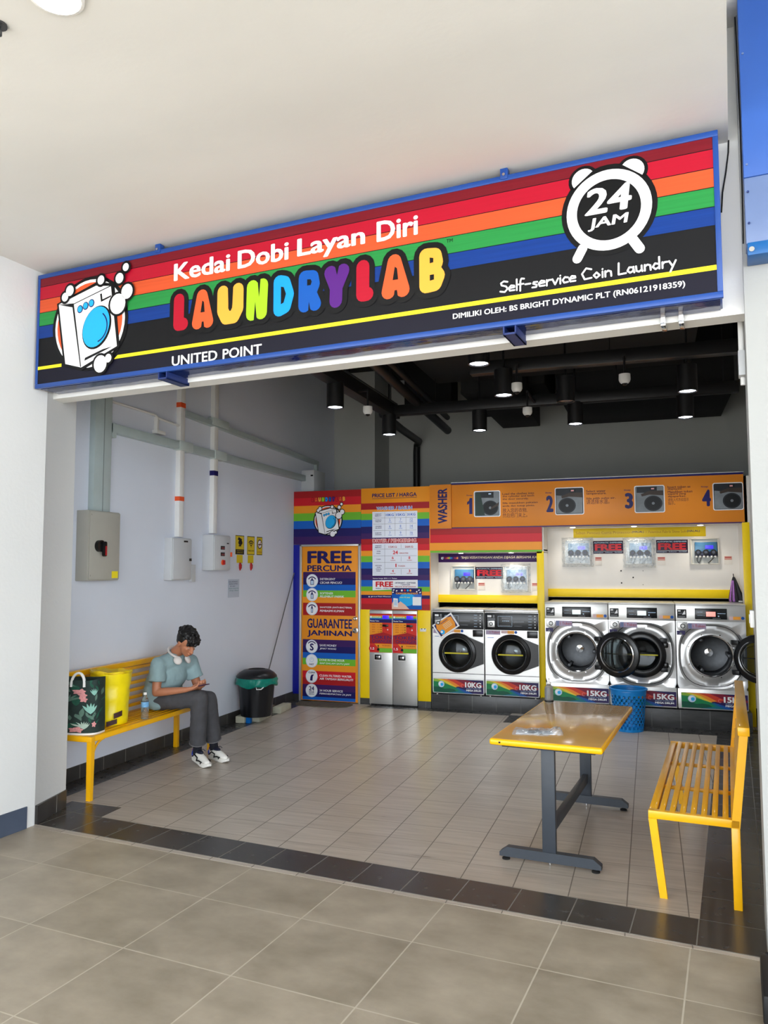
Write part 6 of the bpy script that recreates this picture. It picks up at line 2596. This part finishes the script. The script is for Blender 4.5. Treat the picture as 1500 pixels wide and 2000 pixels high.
for j in range(2):
    for i in range(n):
        fs.append((j * n + i, j * n + (i + 1) % n, (j + 1) * n + (i + 1) % n, (j + 1) * n + i))
fs.append(tuple(range(2 * n, 3 * n)))
m.add(vs_, fs, yb)
m.build('bag_body', smooth=70, **L)
m = MB()
# loose lining flopped over the rim
vs_, fs = [], []
for j, (r_, z) in enumerate(((.160, .41), (.172, .432), (.166, .448), (.135, .436), (.06, .425))):
    for i in range(n):
        a = 2 * PI * i / n
        back = .5 - .5 * math.cos(a - 1.2)
        vs_.append((r_ * math.cos(a) * (1 + .02 * math.sin(7 * a)), r_ * math.sin(a) * (1 + .02 * math.cos(5 * a)), .415 + (z - .415) * (.25 + .75 * back) + .006 * math.sin(6 * a + j) - (.03 * (1 - back) if j > 2 else 0)))
for j in range(4):
    for i in range(n):
        fs.append((j * n + i, j * n + (i + 1) % n, (j + 1) * n + (i + 1) % n, (j + 1) * n + i))
fs.append(tuple(range(4 * n, 5 * n)))
m.add(vs_, fs, pm('yellow_lining', (232, 196, 22), .45, var=.12, scale=(12, 12, 12), bump=.5, bscale=(22, 22, 22)))
m.build('lining', smooth=70, **L)
brn = pm('dark_brown_patch', (58, 24, 18), .6, var=.1)
m = MB()
for z0, z1, a0, a1 in ((.062, .105, -22, 4), (.004, .042, -42, -12)):
    pts = []
    for k in range(7):
        a = R(a0 + (a1 - a0) * k / 6)
        pts.append((a, z0 + .02 * k / 6))
    q = [Vector((.158 * math.cos(a), .158 * math.sin(a), z)) for a, z in pts] + [Vector((.158 * math.cos(a), .158 * math.sin(a), z + (z1 - z0))) for a, z in pts[::-1]]
    m.add(q, [(i, i + 1, 12 - i, 13 - i) for i in range(6)], brn)
m.build('dark_patches', smooth=60, **L)
m = MB()
m.ell((.062, -.164, .385), .008, .007, .014, brn, n=12)
m.build('cord_lock', **L)
m = MB()
m.tube([(.06, -.158, .40), (.055, -.162, .34), (.062, -.16, .27), (.05, -.158, .24)], .0035, I_OR2, 6)
m.tube([(.07, -.156, .40), (.08, -.155, .33), (.066, -.158, .26)], .0035, I_OR2, 6)
m.build('drawstring', **L)

t = thing('water_bottle', 'clear plastic water bottle with white cap standing on the bench between bag and person', 'bottle', (-4.105, 5.68, SEAT))
Mb = Matrix.Translation((-4.105, 5.68, SEAT))
pet = pm('clear_pet', (232, 240, 244), .06, trans=.9, var=.02, ior=1.2)
m = MB()
m.lathe([(0, .004), (.02, 0), (.031, .004), (.032, .02), (.0305, .03), (.032, .04), (.0305, .05), (.032, .06), (.032, .10), (.031, .145), (.024, .17), (.013, .19), (.0125, .205), (0, .205)], pet, Mb, 28)
m.build('bottle_body', t)
m = MB()
m.lathe([(.0325, .102), (.0325, .145)], ink('bottle_label', (120, 176, 224), var=.3, scale=(50, 50, 50)), Mb, 28, caps=False)
m.build('label_band', t)
m = MB()
m.lathe([(0, .222), (.014, .222), (.015, .205), (.0125, .203)], white_plastic, Mb, 20)
m.build('cap', t)

# ================================================================== seated person
skin = pm('brown_skin', (176, 116, 86), .5, var=.07, scale=(14, 14, 14))
cloth = pm('teal_grey_cotton', (136, 160, 164), .85, var=.06, scale=(14, 14, 14), bump=.25, bscale=(18, 18, 5))
denim = pm('charcoal_denim', (70, 70, 74), .85, var=.16, scale=(16, 16, 16), bump=.25, bscale=(30, 30, 14))
hair_m = pm('black_hair', (14, 11, 11), .5, var=.3, scale=(60, 60, 60))
V3 = Vector
pr = thing('person', 'seated young person in teal grey T-shirt and dark jeans, looking down at a phone', 'person', (-4.1, 6.15, 0))
hip = V3((-4.235, 6.13, .585))
hR, hL = V3((-4.225, 6.045, .575)), V3((-4.195, 6.215, .575))
kR, kL = V3((-3.825, 6.085, .600)), V3((-3.835, 6.255, .565))
aR, aL = V3((-3.915, 6.205, .115)), V3((-3.865, 6.405, .11))
spine = V3((-4.255, 6.135, .74))
chest = V3((-4.195, 6.14, .87))
sR, sL = V3((-4.185, 5.975, .895)), V3((-4.065, 6.295, .895))
nb_, nt_ = V3((-4.120, 6.14, .985)), V3((-4.030, 6.105, 1.045))
eR, wR = V3((-4.175, 5.935, .660)), V3((-3.900, 5.985, .690))
eL, wL = V3((-4.00, 6.335, .655)), V3((-3.865, 6.125, .690))
phone_c = V3((-3.785, 6.045, .722))
f_h = V3((.80, -.30, -.52)).normalized()            # where the face points
l_h = V3((.35, .936, 0)).normalized()
l_h = (l_h - f_h * l_h.dot(f_h)).normalized()
u_h = f_h.cross(l_h).normalized()
if u_h.z < 0: u_h = -u_h
hc = V3((-3.965, 6.085, 1.090))                     # centre of the skull
Rh = Matrix((f_h, l_h, u_h)).transposed()
hp = lambda f, l, u: hc + f_h * f + l_h * l + u_h * u

m = MB()
m.chain([(hip, .115), (spine, .105), (chest, .115), (V3((-4.14, 6.14, .95)), .075), (nb_, .056), (nt_, .052), (hp(-.02, 0, -.03), .055)], skin, 16)
for a, k_, an, s_ in ((hR, kR, aR, -1), (hL, kL, aL, 1)):
    m.chain([(a, .078), (a.lerp(k_, .5), .066), (k_, .052), (k_.lerp(an, .3), .048), (an, .034)], skin, 14)
for sh, e, w in ((sR, eR, wR), (sL, eL, wL)):
    m.chain([(sh, .050), (sh.lerp(e, .5), .043), (e, .037), (e.lerp(w, .35), .037), (w, .024)], skin, 14)
# head
m.ell(hp(-.012, 0, .022), .094, .074, .082, skin, Rh, 24, 16)
m.ell(hp(.028, 0, -.03), .062, .060, .075, skin, Rh, 20, 14)
m.ell(hp(.050, 0, -.082), .032, .034, .028, skin, Rh, 14, 10)
m.ell(hp(.055, 0, .018), .034, .054, .034, skin, Rh, 16, 10)
m.chain([(hp(.086, 0, .008), .010), (hp(.104, 0, -.020), .012), (hp(.108, 0, -.034), .014)], skin, 10)
for s_ in (-1, 1):
    m.ell(hp(.097, .011 * s_, -.037), .010, .009, .008, skin, Rh, 10, 8)
    m.ell(hp(.080, .024 * s_, .022), .012, .020, .007, skin, Rh, 10, 8)
    m.ell(hp(.062, .036 * s_, -.022), .022, .018, .018, skin, Rh, 10, 8)
    m.ell(hp(-.012, .074 * s_, -.012), .020, .008, .030, skin, Rh, 12, 10)
m.ell(hp(.090, 0, -.058), .012, .022, .006, skin, Rh, 12, 8)
m.ell(hp(.088, 0, -.068), .012, .019, .007, skin, Rh, 12, 8)


# hands: palm, four fingers and a thumb around the phone
def hand(w, tgt, side, palm_n):
    d = (tgt - w).normalized()
    lat = d.cross(palm_n).normalized() * side
    pn = palm_n
    p1 = w + d * .055
    m.chain([(w, .023), (w + d * .03 - lat * .012, .019), (w + d * .075 - lat * .022, .013)], skin, 12)
    m.chain([(w, .023), (w + d * .03 + lat * .012, .019), (w + d * .072 + lat * .024, .012)], skin, 12)
    m.chain([(w + d * .02, .018), (w + d * .078, .014)], skin, 12)
    for k, (o_, ln) in enumerate(((-.030, .066), (-.010, .074), (.010, .070), (.029, .056))):
        b0 = w + d * .076 + lat * o_
        b1 = b0 + d * ln * .42 + pn * .010
        b2 = b1 + d * ln * .26 + pn * .020
        b3 = b2 - d * ln * .06 + pn * .020
        m.chain([(b0, .0098), (b1, .009), (b2, .0083), (b3, .0075)], skin, 10)
    t0 = w + d * .022 - lat * .022
    t1 = t0 + d * .026 - lat * .016 + pn * .018
    t2 = t1 + d * .024 + lat * .004 + pn * .014
    t3 = t2 + d * .016 + lat * .010 + pn * .004
    m.chain([(t0, .014), (t1, .0115), (t2, .0105), (t3, .0085)], skin, 10)


hand(wR, phone_c + V3((-.005, -.012, -.012)), 1, V3((-.1, .25, .96)).normalized())
hand(wL, phone_c + V3((-.01, .030, -.010)), -1, V3((-.1, -.25, .96)).normalized())
body = remesh(m, .0046, 4).build('body', pr, smooth=180)

# hair: cropped sides and a curly top
rnd = random.Random(8)
m = MB()
m.ell(hp(-.030, 0, .034), .092, .083, .086, hair_m, Rh, 24, 16)
m.ell(hp(-.060, 0, -.005), .050, .066, .055, hair_m, Rh, 18, 12)
for k in range(150):
    a, b = rnd.uniform(0, 2 * PI), rnd.uniform(.05, 1.18)
    f, l, u = math.sin(b) * math.cos(a), math.sin(b) * math.sin(a), math.cos(b)
    rr_ = rnd.uniform(.012, .020)
    k2 = rnd.uniform(.98, 1.14)
    m.ell(hp(-.012 + .105 * f * k2, .083 * l * k2, .038 + .092 * u * k2), rr_, rr_, rr_, hair_m, None, 8, 6)
for k in range(46):
    l = rnd.uniform(-.062, .062)
    rr_ = rnd.uniform(.010, .017)
    m.ell(hp(.082 - abs(l) * .35 + rnd.uniform(0, .028), l, rnd.uniform(.030, .085)), rr_, rr_, rr_, hair_m, None, 8, 6)
remesh(m, .0052, 1).build('hair', pr, smooth=40)
for s_ in (-1, 1):
    m = MB()
    m.ell(hp(.077, .027 * s_, -.002), .008, .012, .0035, pm('eye_white', (190, 178, 168), .4), Rh, 12, 8)
    e = m.build('eye', pr)
    m = MB()
    m.ell(hp(.0815, .027 * s_, -.004), .0045, .0065, .0035, black_gloss, Rh, 10, 8)
    m.build('iris', e)
    m = MB()
    m.ell(hp(.086, .029 * s_, .026), .008, .020, .0045, hair_m, Rh, 12, 6)
    m.build('eyebrow', pr)
m = MB()
m.ell(hp(.0975, 0, -.0625), .007, .019, .0035, pm('lip', (140, 78, 70), .5), Rh, 12, 6)
m.build('lips', pr)

# T-shirt: loose body and two short sleeves in one piece
m = MB()
fx, lx = V3((.93, -.36, 0)), V3((.36, .93, 0))
RT = Matrix((fx, lx, V3((0, 0, 1)))).transposed()
m.ell(hip + V3((0, -.005, .045)), .145, .195, .145, cloth, RT, 24, 16)
m.ell(V3((-4.235, 6.135, .70)), .140, .180, .16, cloth, RT, 24, 16)
m.ell(V3((-4.20, 6.135, .82)), .130, .175, .13, cloth, RT, 24, 16)
m.chain([(sR + V3((0, .02, .0)), .074), (V3((-4.125, 6.135, .925)), .086), (sL + V3((0, -.02, .0)), .072)], cloth, 18)
for sh, e in ((sR, eR), (sL, eL)):
    m.chain([(sh, .074), (sh.lerp(e, .30), .072)], cloth, 16)
    m.cyl(sh.lerp(e, .28), sh.lerp(e, .62), .072, cloth, r1=.079, n=20)
m.cyl(V3((-4.135, 6.14, .96)), V3((-4.108, 6.135, .992)), .072, cloth, r1=.062, n=22)
# hem hanging over the back edge of the seat
m.ell(V3((-4.255, 6.10, .555)), .135, .175, .075, cloth, RT, 22, 12)
m.ell(V3((-4.225, 6.00, .535)), .075, .060, .045, cloth, RT, 18, 10)
m.ell(V3((-4.165, 6.13, .80)), .120, .165, .16, cloth, RT, 24, 16)
sh_ = remesh(m, .0075, 9)
o = sh_.build('t_shirt', pr, smooth=180)
tx = bpy.data.textures.new('shirt_folds', 'CLOUDS')
tx.noise_scale = .07
dm_ = o.modifiers.new('folds', 'DISPLACE')
dm_.texture = tx
dm_.strength = .012
dm_.mid_level = .5
dm_.texture_coords = 'LOCAL'
m = MB()
m.tube([V3((-4.105, 6.135, .992)) + fx * (.060 * math.cos(a)) + lx * (.060 * math.sin(a)) + V3((0, 0, -.014 * math.cos(a))) for a in [2 * PI * k / 24 for k in range(24)]], .0055, cloth, 8, True)
m.build('collar', pr)

# jeans
m = MB()
m.ell(hip + V3((.01, 0, -.02)), .125, .185, .085, denim, RT, 24, 14)
for a, k_, an in ((hR, kR, aR), (hL, kL, aL)):
    m.chain([(a, .092), (a.lerp(k_, .5), .084), (k_ + V3((.0, 0, .004)), .073)], denim, 18)
    up = an + (k_ - an).normalized() * .075
    m.cyl(k_, up, .074, denim, r1=.074, n=22)
    m.chain([(k_, .074), (k_.lerp(up, .5), .073)], denim, 18)
jn = remesh(m, .0075, 4)
o = jn.build('jeans', pr, smooth=180)
dm_ = o.modifiers.new('folds', 'DISPLACE')
dm_.texture = tx
dm_.strength = .010
dm_.mid_level = .5
dm_.texture_coords = 'LOCAL'
for k_, an in ((kR, aR), (kL, aL)):
    d = (k_ - an).normalized()
    up = an + d * .078
    sd = d.orthogonal().normalized()
    s2 = d.cross(sd)
    m = MB()
    m.tube([up + sd * (.0735 * math.cos(a)) + s2 * (.0735 * math.sin(a)) for a in [2 * PI * q / 22 for q in range(22)]], .004, pm('jeans_hem', (112, 110, 112), .85), 6, True)
    m.build('trouser_hem', pr)
    m = MB()
    m.chain([(an + d * .10, .040), (an, .040), (an - d * .02, .041)], pm('dark_sock', (22, 24, 34), .9), 14)
    m.build('sock', pr)


# trainers
def shoe(an, direc, lift, lb):
    d = V3(direc).normalized()
    l = V3((-d.y, d.x, 0))
    base = V3((an.x, an.y, .0022)) - d * .055
    s_ = lambda f, w, z: base + d * f + l * w + V3((0, 0, z + lift * max(0, 1 - f / .2)))
    wt = pm('shoe_white', (230, 228, 222), .5, var=.05)
    Rs = Matrix((d, l, V3((0, 0, 1)))).transposed()
    m = MB()
    outl = [(-.005, .0), (.01, .03), (.06, .034), (.12, .036), (.19, .048), (.245, .042), (.278, .018), (.282, 0), (.278, -.018), (.245, -.040), (.19, -.044), (.12, -.034), (.06, -.034), (.01, -.03)]
    n = len(outl)
    vs_ = [s_(f, w, 0.0 + (.012 if f > .26 else 0)) for f, w in outl] + [s_(f * 1.01, w * 1.06, .016) for f, w in outl] + [s_(f, w * .98, .034) for f, w in outl]
    fs = [tuple(range(n))[::-1], tuple(range(2 * n, 3 * n))]
    for j in range(2):
        fs += [(j * n + i, j * n + (i + 1) % n, (j + 1) * n + (i + 1) % n, (j + 1) * n + i) for i in range(n)]
    m.add(vs_, fs, wt)
    sole = m.build('shoe', pr)
    m = MB()
    m.chain([(s_(.045, 0, .055), .036), (s_(.11, 0, .058), .037), (s_(.18, 0, .045), .036), (s_(.235, 0, .032), .030)], wt, 16)
    m.ell(s_(.045, 0, .075), .045, .034, .04, wt, Rs, 16, 10)
    remesh(m, .005, 3).build('upper', sole, smooth=180)
    m = MB()
    nv = pm('shoe_navy', (24, 26, 46), .6)
    m.ell(s_(.10, 0, .092), .055, .026, .020, nv, Rs, 14, 10)
    m.ell(s_(.055, 0, .105), .040, .036, .026, nv, Rs, 14, 10)
    m.build('tongue', sole)
    m = MB()
    for s2 in (-1, 1):
        m.tube([s_(.03, .036 * s2, .04), s_(.08, .041 * s2, .072), s_(.13, .040 * s2, .060), s_(.12, .042 * s2, .030), s_(.17, .046 * s2, .045), s_(.215, .044 * s2, .042), s_(.20, .046 * s2, .030)], .006, black_matt, 8)
    for k in range(4):
        f = .105 + k * .026
        m.tube([s_(f, -.024, .088 - k * .009), s_(f + .006, 0, .098 - k * .010), s_(f, .024, .088 - k * .009)], .0035, nv, 6)
    m.tube([s_(.10, .0, .105), s_(.11, .03, .118), s_(.125, .045, .10)], .003, nv, 6)
    m.build('laces_and_stripes', sole)
    m = MB()
    m.ell(s_(.005, 0, .052), .020, .030, .040, pm('shoe_heel_blue', (44, 66, 176), .5), Rs, 14, 10)
    m.ell(s_(.003, 0, .088), .014, .022, .014, pm('shoe_heel_violet', (120, 50, 140), .5), Rs, 12, 8)
    m.build('heel_counter', sole)


shoe(aR, (.86, -.50, 0), .028, 'near')
shoe(aL, (.90, -.44, 0), .0, 'far')

# phone held in both hands
t = thing('phone', 'dark phone held in both hands by the seated person', 'phone', tuple(phone_c))
d = V3((.90, -.25, .22)).normalized()
l = V3((.26, .965, 0)).normalized()
l = (l - d * l.dot(d)).normalized()
Mp = Matrix.Translation(phone_c) @ Matrix((d, l, d.cross(l))).transposed().to_4x4()
m = MB()
m.box(-.073, -.035, -.004, .073, .035, .004, pm('phone_case', (62, 28, 58), .35), .006, Mp)
m.build('phone_body', t)
m = MB()
m.box(-.068, -.032, .0038, .068, .032, .0046, pm('phone_screen', (20, 20, 26), .1, emit=(90, 96, 120), estr=.25), .001, Mp)
m.build('screen', t)

# headphones round the neck
t = thing('headphones', 'pale grey headphones hanging round the neck of the seated person', 'headphones', (-4.07, 6.1, .93))
hpm = pm('pale_headphone', (206, 200, 196), .45, var=.04)
cN = V3((-4.085, 6.125, .985))
m = MB()
pts = []
for k in range(17):
    a = R(40 + 280 * k / 16)
    pts.append(cN + fx * (.086 * math.cos(a)) + lx * (.084 * math.sin(a)) + V3((0, 0, .012 - .045 * (math.cos(a)))))
m.tube(pts, .0105, hpm, 10)
m.build('headband', t)
for p, s_ in ((pts[-1], -1), (pts[0], 1)):
    m = MB()
    ax = (fx * .7 + lx * .5 * s_ + V3((0, 0, .4))).normalized()
    c0 = p + fx * .012 + V3((0, 0, -.028))
    a1 = ax.orthogonal().normalized()
    Re = Matrix((a1, ax.cross(a1), ax)).transposed()
    m.ell(c0, .036, .042, .020, hpm, Re, 20, 12)
    ec = m.build('ear_cup', t)
    m = MB()
    m.ell(c0 - ax * .012, .030, .034, .014, pm('ear_pad', (150, 146, 144), .7), Re, 18, 10)
    m.build('ear_pad', ec)
